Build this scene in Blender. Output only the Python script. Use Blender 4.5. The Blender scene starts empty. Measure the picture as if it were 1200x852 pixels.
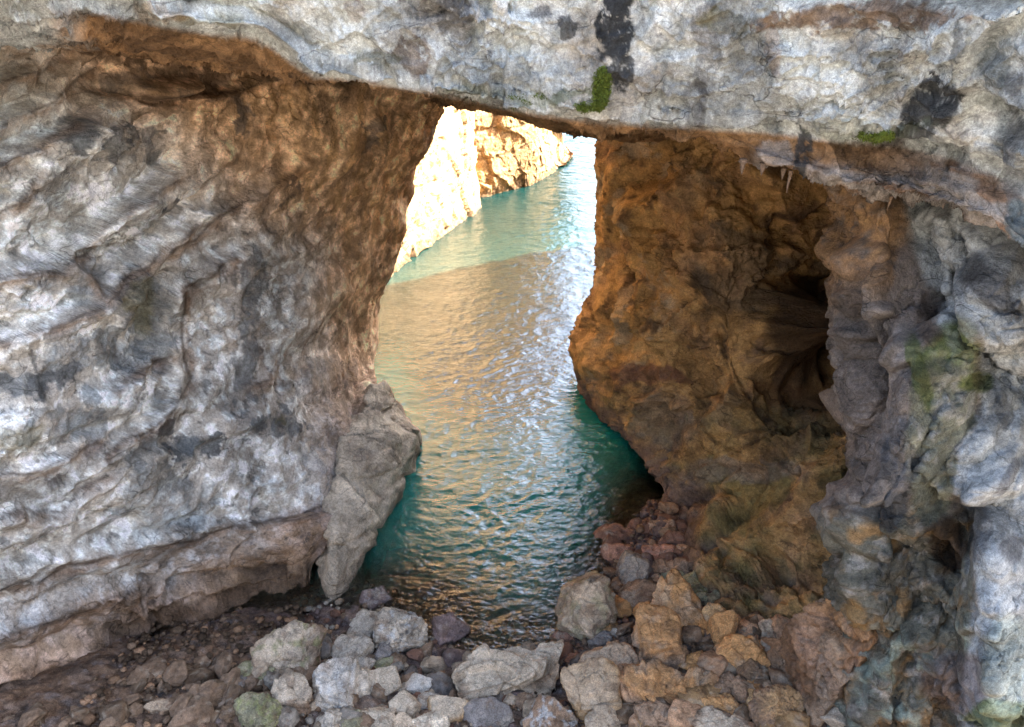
import bpy, math, random
import numpy as np

# ------------------------------------------------------------------ camera, world, sun, exposure
S = bpy.context.scene
C = S.collection
FPX, CW, CH = 934.0, 1200.0, 852.0
CAMZ, PITCH = 18.0, math.radians(30.0)
cam = bpy.data.cameras.new('camera'); camo = bpy.data.objects.new('camera', cam); C.objects.link(camo)
cam.sensor_width = 36.0; cam.lens = 36.0 * FPX / CW; cam.clip_start = 0.1; cam.clip_end = 9000
camo.location = (0, 0, CAMZ); camo.rotation_euler = (math.radians(90) - PITCH, 0, 0)
S.camera = camo
SUN_EL, SUN_A = math.radians(36.0), math.radians(26.0)        # azimuth measured from +X towards +Y
world = bpy.data.worlds.new('World'); S.world = world; world.use_nodes = True
wn = world.node_tree
sky = wn.nodes.new('ShaderNodeTexSky'); sky.sky_type = 'NISHITA'; sky.sun_disc = False
sky.sun_elevation = SUN_EL; sky.sun_rotation = math.radians(90) - SUN_A
sky.air_density = 0.75; sky.dust_density = 3.2; sky.ozone_density = 0.15
bg = wn.nodes['Background']; bg.inputs['Strength'].default_value = 0.15
wn.links.new(sky.outputs['Color'], bg.inputs['Color'])
sl = bpy.data.lights.new('sun', 'SUN'); sl.energy = 4.7; sl.angle = math.radians(0.5); sl.color = (1.0, 0.90, 0.76)
so = bpy.data.objects.new('sun', sl); C.objects.link(so)
sd = (math.cos(SUN_EL) * math.cos(SUN_A), math.cos(SUN_EL) * math.sin(SUN_A), math.sin(SUN_EL))
from mathutils import Vector
so.rotation_euler = Vector(sd).to_track_quat('Z', 'Y').to_euler(); so.location = (30, 20, 40)
S.view_settings.view_transform = 'Standard'; S.view_settings.look = 'None'
S.view_settings.exposure = 3.45; S.view_settings.gamma = 1.0; S.view_settings.use_curve_mapping = False
S.render.engine = 'CYCLES'
S.cycles.use_denoising = True
S.cycles.max_bounces = 8; S.cycles.diffuse_bounces = 5; S.cycles.glossy_bounces = 3
S.cycles.transparent_max_bounces = 8; S.cycles.sample_clamp_indirect = 6.0
S.cycles.caustics_reflective = False; S.cycles.caustics_refractive = False

# ------------------------------------------------------------------ projection helpers (1200 x 852 picture units)
cp, sp_ = math.cos(PITCH), math.sin(PITCH)
def ray(px, py):
    a = (px - CW / 2) / FPX; b = (CH / 2 - py) / FPX
    return np.array([a, cp + b * sp_, -sp_ + b * cp])
def P(px, py, Y):                       # the point on that line of sight at world y = Y
    d = ray(px, py); t = Y / d[1]
    return np.array([d[0] * t, Y, CAMZ + d[2] * t])
def PZ(px, py, z):
    d = ray(px, py); t = (z - CAMZ) / d[2]
    return np.array([d[0] * t, d[1] * t, z])
def proj(p):
    x, y, z = p[:, 0], p[:, 1], p[:, 2] - CAMZ
    f = np.maximum(y * cp - z * sp_, 0.3); u = y * sp_ + z * cp
    return CW / 2 + FPX * x / f, CH / 2 - FPX * u / f

# ------------------------------------------------------------------ noise
_r = np.random.RandomState(7)
PERM = np.concatenate([_r.permutation(256)] * 3).astype(np.int32)
_g = _r.normal(size=(256, 3)); _g /= np.linalg.norm(_g, axis=1)[:, None]
GRAD = _g.astype(np.float32)
RND = _r.rand(256, 4).astype(np.float32)
def _pn(p):
    i = np.floor(p).astype(np.int32); f = (p - i).astype(np.float32); i &= 255
    u = f * f * f * (f * (f * 6 - 15) + 10)
    X, Y, Z = i[:, 0], i[:, 1], i[:, 2]
    def c(dx, dy, dz):
        h = PERM[PERM[PERM[(X + dx) & 255] + ((Y + dy) & 255)] + ((Z + dz) & 255)]
        g = GRAD[h]
        return g[:, 0] * (f[:, 0] - dx) + g[:, 1] * (f[:, 1] - dy) + g[:, 2] * (f[:, 2] - dz)
    x0 = c(0,0,0); x1 = c(1,0,0); a = x0 + u[:, 0] * (x1 - x0)
    x0 = c(0,1,0); x1 = c(1,1,0); b = x0 + u[:, 0] * (x1 - x0)
    x0 = c(0,0,1); x1 = c(1,0,1); d = x0 + u[:, 0] * (x1 - x0)
    x0 = c(0,1,1); x1 = c(1,1,1); e = x0 + u[:, 0] * (x1 - x0)
    a = a + u[:, 1] * (b - a); d = d + u[:, 1] * (e - d)
    return (a + u[:, 2] * (d - a)) * 1.5
from concurrent.futures import ThreadPoolExecutor
POOL = ThreadPoolExecutor(8)
def pn(p, s=1.0, seed=0):
    q = np.asarray(p, dtype=np.float64) * s + np.array([seed * 17.13, seed * 5.7, seed * 9.31])
    out = np.empty(len(q), dtype=np.float32)
    CK = 40000
    def job(k): out[k:k + CK] = _pn(q[k:k + CK])
    if len(q) > CK: list(POOL.map(job, range(0, len(q), CK)))
    else: job(0)
    return out
def fbm(p, s=1.0, o=4, seed=0, gain=0.5):
    r = np.zeros(len(p), dtype=np.float32); a = 1.0; t = 0
    for k in range(o): r += a * pn(p, s * 2.03 ** k, seed + k * 3); t += a; a *= gain
    return r / t * 1.4
def ridged(p, s=1.0, o=4, seed=0, gain=0.5):
    r = np.zeros(len(p), dtype=np.float32); a = 1.0; t = 0
    for k in range(o): r += a * (1 - 2 * np.abs(pn(p, s * 2.07 ** k, seed + k * 3))); t += a; a *= gain
    return r / t
def warp(p, s, a, seed=0, o=1):
    return p + a * np.stack([fbm(p, s, o, seed + 11), fbm(p, s, o, seed + 23), fbm(p, s, o, seed + 37)], 1)
def blur2(h, r=2, it=2):
    for _ in range(it):
        for ax in (0, 1):
            pad = [(0, 0), (0, 0)]; pad[ax] = (r, r); q = np.pad(h, pad, mode='edge'); n = h.shape[ax]
            h = sum(np.take(q, np.arange(k, k + n), axis=ax) for k in range(2 * r + 1)) / (2 * r + 1)
    return h
def cell(p, s=1.0, seed=0):
    p = np.asarray(p); CK = 30000
    if len(p) <= CK: return _cell(p, s, seed)
    r = list(POOL.map(lambda k: _cell(p[k:k + CK], s, seed), range(0, len(p), CK)))
    return tuple(np.concatenate(a) for a in zip(*r))
def _cell(p, s=1.0, seed=0):
    """nearest cell: returns F1, F2, id(random 0..1) , faceted height (each cell is a tilted plane)"""
    q = np.asarray(p, dtype=np.float64) * s + seed * 13.7
    n = len(q); F1 = np.full(n, 9., np.float32); F2 = np.full(n, 9., np.float32); ID = np.zeros(n, np.int32)
    off = np.zeros((n, 3), np.float32)
    i = np.floor(q).astype(np.int32); f = (q - i).astype(np.float32)
    for dx in (-1, 0, 1):
        for dy in (-1, 0, 1):
            for dz in (-1, 0, 1):
                h = PERM[PERM[PERM[(i[:, 0] + dx) & 255] + ((i[:, 1] + dy) & 255)] + ((i[:, 2] + dz) & 255)]
                v = np.array([dx, dy, dz], np.float32) + RND[h, :3] - f
                d = (v * v).sum(1)
                m = d < F1
                F2 = np.where(m, F1, np.minimum(F2, d)); F1 = np.where(m, d, F1)
                ID = np.where(m, h, ID); off[m] = v[m]
    fac = -(off * GRAD[(ID * 7 + 3) & 255]).sum(1) + (RND[ID, 3] - 0.5) * 0.8
    return np.sqrt(F1), np.sqrt(F2), RND[ID, 3], fac
def ss(a, b, x):
    t = np.clip((x - a) / (b - a), 0, 1); return t * t * (3 - 2 * t)
def layers(w, f, seed=0, edge=0.72):
    s = w * f + seed * 31.7; i = np.floor(s).astype(np.int64); fr = s - i
    a = RND[(i * 7 + seed * 13) & 255, 3]; b = RND[((i + 1) * 7 + seed * 13) & 255, 3]
    e = ss(edge, 1.0, fr)
    return (a * (1 - e) + b * e - 0.5).astype(np.float32)

# ------------------------------------------------------------------ mesh helpers
def make_mesh(name, V, F, col=None, mat=None, smooth=True, extra=None):
    me = bpy.data.meshes.new(name)
    V = np.ascontiguousarray(V, dtype=np.float32); F = np.ascontiguousarray(F, dtype=np.int32)
    k = F.shape[1]
    me.vertices.add(len(V)); me.vertices.foreach_set('co', V.ravel())
    me.loops.add(F.size); me.loops.foreach_set('vertex_index', F.ravel())
    me.polygons.add(len(F))
    me.polygons.foreach_set('loop_start', np.arange(0, F.size, k, dtype=np.int32))
    me.polygons.foreach_set('loop_total', np.full(len(F), k, dtype=np.int32))
    me.update(calc_edges=True)
    me.polygons.foreach_set('use_smooth', np.full(len(F), smooth, dtype=bool))
    if col is not None:
        a = me.color_attributes.new('Col', 'FLOAT_COLOR', 'POINT')
        c4 = np.ones((len(V), 4), dtype=np.float32); c4[:, :3] = np.clip(col, 0.004, 0.9)
        a.data.foreach_set('color', c4.ravel())
    for n_, arr in (extra or {}).items():
        a = me.attributes.new(n_, 'FLOAT', 'POINT'); a.data.foreach_set('value', np.ascontiguousarray(arr, dtype=np.float32))
    if mat: me.materials.append(mat)
    return me
def link(name, me, label=None, cat=None, group=None, kind=None, parent=None, loc=None):
    o = bpy.data.objects.new(name, me); C.objects.link(o)
    if loc is not None: o.location = loc
    if label: o['label'] = label
    if cat: o['category'] = cat
    if group: o['group'] = group
    if kind: o['kind'] = kind
    if parent: o.parent = parent
    return o
def grid_faces(nv, nu):
    i = np.arange(nv * nu).reshape(nv, nu)
    return np.stack([i[:-1, :-1], i[1:, :-1], i[1:, 1:], i[:-1, 1:]], -1).reshape(-1, 4)
def crom(A, counts):
    """Catmull-Rom along axis 0, counts = samples for every segment"""
    n = len(A); out = []
    for k in range(n - 1):
        p0 = A[max(k - 1, 0)]; p1 = A[k]; p2 = A[k + 1]; p3 = A[min(k + 2, n - 1)]
        if k == 0: p0 = 2 * p1 - p2
        if k == n - 2: p3 = 2 * p2 - p1
        t = (np.arange(counts[k]) / counts[k]).reshape((-1,) + (1,) * (A.ndim - 1))
        out.append(0.5 * ((2 * p1) + (-p0 + p2) * t + (2 * p0 - 5 * p1 + 4 * p2 - p3) * t * t + (-p0 + 3 * p1 - 3 * p2 + p3) * t ** 3))
    out.append(A[-1:])
    return np.concatenate(out, 0)
def seg_counts(A, step, hidden=26):
    """samples per segment along axis 0 from the largest picture length of the segment"""
    n, m = A.shape[:2]; px, py = proj(A.reshape(-1, 3)); px = px.reshape(n, m); py = py.reshape(n, m)
    vis = (px > -60) & (px < 1260) & (py > -60) & (py < 912)
    r = []
    for k in range(n - 1):
        v = vis[k] | vis[k + 1]
        L = np.hypot(px[k + 1] - px[k], py[k + 1] - py[k])
        r.append(int(np.clip(L[v].max() / step if v.any() else hidden, 6, 330)))
    return r
def sheet(ctrl, step=1.5, cu=None, cv=None):
    A = np.array(ctrl, dtype=np.float64)
    cv = cv or seg_counts(A, step); cu = cu or seg_counts(np.swapaxes(A, 0, 1), step)
    B = crom(A, cv); B = np.swapaxes(crom(np.swapaxes(B, 0, 1), cu), 0, 1)
    nv, nu = B.shape[:2]
    return B, nv, nu
def normals(B, face=None):
    du = np.gradient(B, axis=1); dv = np.gradient(B, axis=0)
    n = np.cross(du, dv); n /= np.maximum(np.linalg.norm(n, axis=2, keepdims=True), 1e-9)
    return n
def dist_poly(px, py, pts):
    """distance to a polyline in picture units, signed: positive below the line"""
    best = np.full(len(px), 1e9); sg = np.zeros(len(px))
    for (x0, y0), (x1, y1) in zip(pts[:-1], pts[1:]):
        dx, dy = x1 - x0, y1 - y0; L2 = dx * dx + dy * dy
        t = np.clip(((px - x0) * dx + (py - y0) * dy) / L2, 0, 1)
        ex = px - (x0 + t * dx); ey = py - (y0 + t * dy); d = np.hypot(ex, ey)
        s = np.sign(dx * (py - y0) - dy * (px - x0)); m = d < best
        best = np.where(m, d, best); sg = np.where(m, s, sg)
    return best, sg
def blob(px, py, cx, cy, rx, ry, rot=0.0):
    a = math.radians(rot); x = px - cx; y = py - cy
    u = (x * math.cos(a) + y * math.sin(a)) / rx; v = (-x * math.sin(a) + y * math.cos(a)) / ry
    return np.clip(1 - (u * u + v * v), -3, 1)
def mix(a, b, f):
    return a * (1 - f[:, None]) + np.asarray(b, dtype=np.float32)[None, :] * f[:, None] if np.ndim(b) == 1 else a * (1 - f[:, None]) + b * f[:, None]

# ------------------------------------------------------------------ materials
def rock_mat(name, fine=1.0, bump=0.5, rough=0.85, contrast=0.35, scale=1.0, cracks=0.5, spec=0.25, bed=(0.25, -0.3, 0)):
    m = bpy.data.materials.new(name); m.use_nodes = True; nt = m.node_tree; N = nt.nodes; L = nt.links
    b = N['Principled BSDF']; b.inputs['Roughness'].default_value = rough
    b.inputs['Specular IOR Level'].default_value = spec
    at = N.new('ShaderNodeAttribute'); at.attribute_name = 'Col'
    tc = N.new('ShaderNodeTexCoord')
    def noise(sc, det, ro=0.6, dist=0.0):
        n = N.new('ShaderNodeTexNoise'); n.inputs['Scale'].default_value = sc * scale; n.inputs['Detail'].default_value = det
        n.inputs['Roughness'].default_value = ro; n.inputs['Distortion'].default_value = dist
        L.new(tc.outputs['Object'], n.inputs['Vector']); return n
    def ramp(sock, a, bb, lo, hi):
        r = N.new('ShaderNodeMapRange'); r.inputs['From Min'].default_value = a; r.inputs['From Max'].default_value = bb
        r.inputs['To Min'].default_value = lo; r.inputs['To Max'].default_value = hi; L.new(sock, r.inputs['Value']); return r.outputs[0]
    def math_(op, a, b_):
        r = N.new('ShaderNodeMath'); r.operation = op
        for i, v in enumerate((a, b_)):
            if isinstance(v, (int, float)): r.inputs[i].default_value = v
            else: L.new(v, r.inputs[i])
        return r.outputs[0]
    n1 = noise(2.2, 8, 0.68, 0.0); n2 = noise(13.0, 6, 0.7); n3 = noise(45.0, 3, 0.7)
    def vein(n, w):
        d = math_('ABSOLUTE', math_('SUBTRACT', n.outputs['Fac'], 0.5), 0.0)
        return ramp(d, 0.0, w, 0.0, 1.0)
    nb = N.new('ShaderNodeMapping'); nb.inputs['Rotation'].default_value = bed; nb.inputs['Scale'].default_value = (0.8, 0.8, 1.5)
    L.new(tc.outputs['Object'], nb.inputs['Vector'])
    nv1 = noise(1.3, 2.5, 0.5, 0.2); nv2 = noise(4.0, 1.5, 0.5, 0.2); L.new(nb.outputs[0], nv1.inputs['Vector']); L.new(nb.outputs[0], nv2.inputs['Vector'])
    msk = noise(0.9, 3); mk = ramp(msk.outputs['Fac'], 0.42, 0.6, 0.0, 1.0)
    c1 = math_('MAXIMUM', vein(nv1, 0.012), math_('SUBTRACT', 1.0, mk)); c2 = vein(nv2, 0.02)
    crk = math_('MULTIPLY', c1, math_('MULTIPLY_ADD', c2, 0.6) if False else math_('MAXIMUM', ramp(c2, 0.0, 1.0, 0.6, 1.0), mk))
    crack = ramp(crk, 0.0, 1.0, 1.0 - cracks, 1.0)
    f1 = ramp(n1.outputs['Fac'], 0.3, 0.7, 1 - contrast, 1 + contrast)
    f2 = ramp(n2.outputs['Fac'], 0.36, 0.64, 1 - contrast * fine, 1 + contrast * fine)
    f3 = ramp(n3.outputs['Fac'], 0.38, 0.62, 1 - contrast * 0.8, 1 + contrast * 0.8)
    f = math_('MULTIPLY', math_('MULTIPLY', f1, f2), math_('MULTIPLY', f3, crack))  # speckle and crack lines in the colour stand in for missing relief shading
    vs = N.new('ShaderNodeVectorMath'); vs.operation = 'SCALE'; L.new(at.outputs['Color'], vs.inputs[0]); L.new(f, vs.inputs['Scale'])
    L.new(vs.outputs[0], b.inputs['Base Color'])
    h = math_('ADD', math_('ADD', math_('MULTIPLY', n1.outputs['Fac'], 0.30), math_('MULTIPLY', n2.outputs['Fac'], 0.13)),
              math_('ADD', math_('MULTIPLY', n3.outputs['Fac'], 0.05), math_('MULTIPLY', c1, 0.06)))
    bp = N.new('ShaderNodeBump'); bp.inputs['Distance'].default_value = 1.0 / scale
    m2_ = noise(0.7, 4); L.new(ramp(m2_.outputs['Fac'], 0.42, 0.58, bump * .25, bump * 1.15), bp.inputs['Strength'])
    L.new(h, bp.inputs['Height']); L.new(bp.outputs[0], b.inputs['Normal'])
    return m
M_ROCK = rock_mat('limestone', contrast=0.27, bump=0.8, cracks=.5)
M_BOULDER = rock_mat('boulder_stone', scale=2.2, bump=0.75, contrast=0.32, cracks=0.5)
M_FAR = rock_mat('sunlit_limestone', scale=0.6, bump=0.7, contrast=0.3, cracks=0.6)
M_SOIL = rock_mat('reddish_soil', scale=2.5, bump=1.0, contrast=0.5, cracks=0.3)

# ------------------------------------------------------------------ rock colours (stone colours; the inner brown also holds warm bounce light)
WHITE = np.array([.56, .58, .57]); PALE = np.array([.42, .42, .40]); GREY = np.array([.22, .22, .225]); DARK = np.array([.045, .05, .055])
BROWN = np.array([.30, .175, .085]); RUST = np.array([.30, .15, .06]); UMBER = np.array([.09, .055, .032]); OCHRE = np.array([.40, .24, .095])
GOLD = np.array([.42, .25, .09]); MOSS = np.array([.075, .10, .02]); OLIVE = np.array([.12, .105, .035]); PINK = np.array([.38, .33, .29])
PURPLE = np.array([.14, .095, .085]); MINT = np.array([.30, .38, .32])

def finish(name, B, nv, nu, disp, colfn, mat, fine, soft=2, **kw):
    n = normals(B)
    V = B.reshape(-1, 3); Nn = n.reshape(-1, 3)
    px, py = proj(V)
    vis = (px > 0) & (px < 1200) & (py > 0) & (py < 852)
    sign = 1.0 if ((Nn * (np.array([0, 0, CAMZ]) - V)).sum(1)[vis]).mean() > 0 else -1.0
    n = n * sign; Nn = Nn * sign
    h = disp(V, Nn, px, py)
    h = blur2(h.reshape(nv, nu).astype(np.float64), 2, soft).ravel()
    V2 = V + Nn * h[:, None]
    if fine:                                              # second pass: small relief laid on the already shaped rock
        n1 = (normals(V2.reshape(nv, nu, 3)) * sign * .5 + n * .5).reshape(-1, 3)
        f1, f2, _, fa = cell(warp(V2, 2.2, 0.15, 14), 2.6, 12); g1, g2, _, ga = cell(warp(V2, 5, 0.06, 15), 7.0, 13)
        am = .35 + .9 * ss(-.25, .4, fbm(V2, .55, 3, 71))          # some areas stay smooth, others are broken up
        hf = fine * am * (.07 * ridged(V2, 1.8, 4, 6, .45) + .006 * fbm(V2, 8, 2, 7) + .055 * fa + .010 * ga - .03 * (1 - ss(0, .09, f2 - f1)))
        V2 = V2 + n1 * hf[:, None]; h = h + hf
    px2, py2 = proj(V2)
    G = V2.reshape(nv, nu, 3); n2 = normals(G) * sign
    col = colfn(V2, n2.reshape(-1, 3), px2, py2, h)
    F = grid_faces(nv, nu)
    if sign < 0: F = F[:, ::-1]
    me = make_mesh(name, V2, F, col, mat)
    return link(name, me, **kw)
def wrapx(pt, offs):
    return [np.array([pt[0] + a, pt[1] + b, pt[2] + c]) for a, b, c in offs]

# ================================================================== LEFT WALL
def left_wall():
    R = [
     [(-300,-90,13),(0,-90,15.5),(120,-80,17.0),(240,-50,19.4),(350,-20,22),(430,0,25),(548,20,29)],
     [(-300,20,13),(0,20,15.5),(120,20,17.2),(240,30,19.5),(350,40,21.8),(430,50,24.4),(542,62,28.8)],
     [(-300,110,12.6),(0,110,15.2),(120,110,17.2),(240,105,19.4),(350,108,21.6),(430,110,23.9),(533,112,28.5)],
     [(-300,250,12),(0,250,14.6),(120,250,16.4),(240,250,18.8),(350,245,22),(420,240,25),(484,235,29.2)],
     [(-300,400,11.8),(0,400,14.2),(120,400,16.0),(240,400,18.6),(330,400,21.3),(400,400,24.8),(443,400,28.0)],
     [(-300,520,11.3),(0,520,13.6),(120,520,15.2),(240,520,17.4),(320,520,19.2),(380,515,21),(430,500,22.9)],
     [(-300,640,11),(0,640,13.2),(120,640,14.7),(230,630,16.4),(310,620,17.6),(360,610,18.2),(405,600,19.5)],
     [(-300,780,11),(0,770,13.0),(120,745,14.6),(220,715,15.9),(300,700,16.9),(340,695,17.1),(376,700,17.5)],
     [(-300,840,11.2),(0,822,13.1),(120,797,14.8),(220,767,16.2),(300,752,17.1),(345,745,17.3),(372,735,17.6)]]
    A = []
    for r in R:
        row = [P(*q) for q in r]
        row += wrapx(row[-1], [(-0.7, 1.3, 0), (-4, 3.0, 0), (-16, 6, 0)])
        A.append(row)
    last = [q.copy() for q in A[-1]]
    for q in last: q[2] = -2.5; q[0] -= 0.3
    A.append(last)
    B, nv, nu = sheet(A)
    ledges = [ # polyline, amplitude (m), reach above (px)
     ([(-60,340),(0,326),(40,316),(78,318),(95,300),(130,262),(155,245),(205,210)], .50, 60),
     ([(110,325),(130,345),(160,318),(205,290),(232,262)], .35, 45),
     ([(-40,412),(0,402),(60,385),(120,360),(128,352)], .28, 40),
     ([(215,365),(215,340),(245,325),(275,305)], .30, 36),
     ([(145,450),(175,430),(200,420)], .28, 26),
     ([(120,535),(165,505),(205,475),(222,445),(216,400),(214,350)], .34, 40),
     ([(-40,620),(30,598),(40,606),(75,600),(90,575),(120,560)], .30, 36),
     ([(-40,700),(0,690),(60,672),(130,650),(190,645),(250,622),(320,612),(375,598)], .30, 50),
     ([(-40,760),(0,745),(60,727),(120,705),(165,690),(175,735),(240,700),(300,690)], .45, 50),
     ([(-40,800),(0,790),(80,775),(140,770),(190,752),(215,735),(240,722),(290,712)], .4, 30),
     ([(-40,205),(0,195),(40,175),(72,152),(90,145)], .40, 60),
     ([(150,112),(190,114),(240,112),(330,95),(420,92)], .25, 40),
     ([(200,300),(240,270),(262,250),(300,238),(340,205),(352,190)], .25, 36),
     ([(0,560),(60,548),(110,520)], .2, 30), ([(300,450),(318,448),(320,430)], .15, 14),
     ([(0,250),(30,235),(45,205)],.2,25),([(0,145),(60,120),(110,80)],.25,30),([(0,100),(60,75),(90,50)],.25,25),
    ]
    def disp(V, n, px, py):
        wx = px + 14 * pn(V, .6, 3) + 4 * pn(V, 1.6, 4); wy = py + 13 * pn(V, .6, 5) + 4 * pn(V, 1.6, 6)
        Wp = warp(V, 0.35, 0.9, 1)
        h = 0.6 * fbm(V, 0.25, 3, 2) + 0.15 * ridged(Wp, 0.7, 4, 5, .4)
        # bedding dips towards the camera's left, strongest near the edge of the wall
        w = Wp @ np.array([0.28, -0.30, 0.91])
        lm = ss(-0.2, 0.35, fbm(V, 0.3, 2, 9)) * 0.7 + 0.3
        strat = ss(420, 120, px) * (0.35 + 0.65 * ss(200, 60, py)) + 0.9 * ss(560, 700, py)
        h += (0.22 * layers(w, 0.9, 1, .4) + 0.05 * layers(w + .1 * pn(V, 1, 8), 2.4, 2, .4)) * lm * np.clip(strat, .15, 1)
        f1, f2, _, fa = cell((warp(V, 0.6, 0.5, 4) @ np.array([[.9, .3, .3], [-.3, .9, -.25], [-.45, -.1, 1.5]]).T), 0.55, 2)
        h += 0.24 * fa * (0.35 + 0.65 * ss(430, 300, px)) - 0.14 * (1 - ss(0, 0.06, f2 - f1)) * ss(430, 300, px)
        h += .25 * ss(400, 440, px) * ss(300, 420, py)
        for pts, a, reach in ledges:
            d, s = dist_poly(wx, wy, pts); sd_ = d * s
            up = np.exp(-np.clip(-sd_, 0, None) / reach) * ss(5.0, -4.0, sd_)
            endf = ss(1.0, 0.0, (d - 70) / 40)
            h += 1.7 * a * up * endf - .28 * np.exp(-(sd_ / 3.0) ** 2) * endf - 0.5 * a * np.exp(-np.clip(sd_, 0, None) / 9) * ss(-1, 1, sd_) * endf
        # dark hollow under the roof, and pockets
        for cx, cy, rx, ry, a, ro in [(195,98,52,14,-.9,0),(92,168,22,22,-.5,0),(150,165,24,20,-.35,0),(170,360,26,34,-.3,20),(442,160,12,24,-.3,8),
                                  (185,712,32,14,-.5,-30),(380,440,30,30,-.2,0),(130,205,14,30,.2,0),(252,108,20,9,-.3,0)]:
            h += a * ss(0, 0.7, blob(wx, wy, cx, cy, rx, ry, ro))
        h *= ss(-0.2, 1.2, V[:, 2] + 1.5) * 0.9 + 0.1
        return h
    def col(V, n, px, py, h):
        wx = px + 24 * fbm(V, 0.9, 5, 31, .6); wy = py + 30 * fbm(V, 0.9, 5, 32, .6)
        big = fbm(V, 0.5, 5, 33); mid = fbm(V, 2.2, 5, 34, .6); st = fbm(V * np.array([1.6, 1.6, .35]), 1.6, 4, 35)
        c = np.tile(WHITE * np.array([1.06, .97, .86]), (len(V), 1)).astype(np.float32) * (0.90 + 0.20 * big + 0.16 * mid)[:, None]
        c = mix(c, PALE * np.array([1.05, .95, .85]), .6 * ss(.0, .5, big + .25 * mid))
        c = mix(c, np.array([.45, .46, .44]), .5 * ss(.05, .4, fbm(V, .8, 3, 36)))
        c = mix(c, PINK * .8, .5 * ss(200, 300, wx) * ss(660, 420, wy))
        brown = ss(-1, 1, ((wx - 215) * 0.42 + (175 - wy) * 0.62 + 6) / 50)        # brown stone of the inner vault, warm bounce light painted in
        brown = np.maximum(brown, ss(330, 420, wx) * ss(640, 380, wy) * .95)
        brown = np.maximum(brown, .8 * ss(-30, 50, wy - (748 - 0.42 * wx)))
        brown = np.maximum(brown, .75 * ss(395, 430, wx) * ss(700, 400, wy))
        bc = (BROWN * np.array([1.4, 1.55, 1.8]))[None, :] * (1.12 + 0.35 * big + 0.45 * mid + .25 * st)[:, None]
        bc = mix(bc, GOLD * .72, .55 * ss(-.2, .5, st) * ss(230, 330, wx) * ss(480, 250, wy))
        c = c * (1 - brown[:, None]) + bc * brown[:, None]
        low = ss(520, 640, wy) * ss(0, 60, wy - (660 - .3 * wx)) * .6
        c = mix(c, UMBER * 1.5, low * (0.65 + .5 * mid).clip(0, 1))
        c = mix(c, OCHRE * .5, .6 * blob(wx, wy, 320, 685, 60, 26) * ss(-.2, .4, mid))
        pur = ss(330, 400, wx) * ss(430, 520, wy) * ss(700, 620, wy)
        c = mix(c, np.array([.13, .10, .095]), .75 * pur * ss(-.5, .4, mid))
        # black lichen stains; some blobs darken the carved pockets
        dk = np.zeros(len(V), np.float32)
        for cx, cy, rx, ry, a, ro in [(92,168,26,22,1,0),(155,175,30,24,.9,0),(170,355,34,52,.85,-15),(100,415,50,30,.75,0),(30,450,60,22,1,-5),(165,410,40,26,.8,-30),
              (290,395,16,90,.8,4),(222,517,40,14,1,0),(178,545,34,20,.8,20),(325,495,34,20,.9,0),(60,500,45,22,.8,0),(110,500,12,40,.8,0),(195,590,50,40,.6,0),(205,243,12,8,1,0),
              (150,97,30,12,.8,0),(280,130,8,22,.9,0),(440,160,10,24,.9,8),(340,215,16,6,.9,-40),(100,330,22,34,.7,0),(385,440,28,26,.6,0),(250,115,40,6,.6,0),(275,90,70,6,.6,0),
              (62,230,18,24,.35,0),(35,655,22,8,.6,0),(160,45,40,14,.6,0),(265,45,22,14,.8,0),(110,30,40,12,.6,0)]:
            dk = np.maximum(dk, a * ss(0.0, 0.3, blob(wx, wy, cx, cy, rx * 1.1, ry * 1.1, ro) + .7 * mid + .3 * st))
        dk = dk * ss(-.45, .15, mid + .4 * st)
        dk = np.maximum(dk, .8 * ss(.30, .48, fbm(V * np.array([1.3, 1.3, .6]), 1.0, 6, 38, .65)) * ss(430, 330, wx) * ss(180, 260, wy) * ss(-.3, .2, fbm(V, .35, 2, 39)))
        dk = np.maximum(dk, .7 * ss(.34, .5, fbm(V, 2.6, 4, 40, .6)) * ss(430, 330, wx) * ss(180, 260, wy))
        c = mix(c, DARK, dk * .88)
        for cx, cy, rx, ry, a in [(165,352,20,40,.5),(20,505,40,20,.4),(330,490,10,14,.4),(330,585,20,12,.2)]:
            c = mix(c, OLIVE * 1.6, a * ss(0, .5, blob(wx, wy, cx, cy, rx, ry)))
        # rust stain under the ledges; the umber line paints in crack shade
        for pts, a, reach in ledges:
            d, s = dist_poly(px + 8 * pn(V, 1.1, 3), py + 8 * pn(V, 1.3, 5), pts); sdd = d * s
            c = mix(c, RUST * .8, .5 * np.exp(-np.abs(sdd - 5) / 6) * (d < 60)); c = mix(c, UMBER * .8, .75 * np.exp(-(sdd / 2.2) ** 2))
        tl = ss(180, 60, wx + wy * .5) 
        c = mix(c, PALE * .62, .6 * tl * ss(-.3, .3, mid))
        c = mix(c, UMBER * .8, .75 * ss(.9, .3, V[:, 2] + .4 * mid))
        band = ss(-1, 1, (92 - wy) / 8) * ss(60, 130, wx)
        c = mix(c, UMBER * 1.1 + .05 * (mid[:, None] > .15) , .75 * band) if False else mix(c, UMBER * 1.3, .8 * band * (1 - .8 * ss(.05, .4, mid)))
        return c
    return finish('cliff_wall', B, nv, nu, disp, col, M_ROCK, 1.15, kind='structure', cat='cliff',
        label='tall overhanging grey and brown rock wall left of the water, streaked with black stains')

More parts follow.
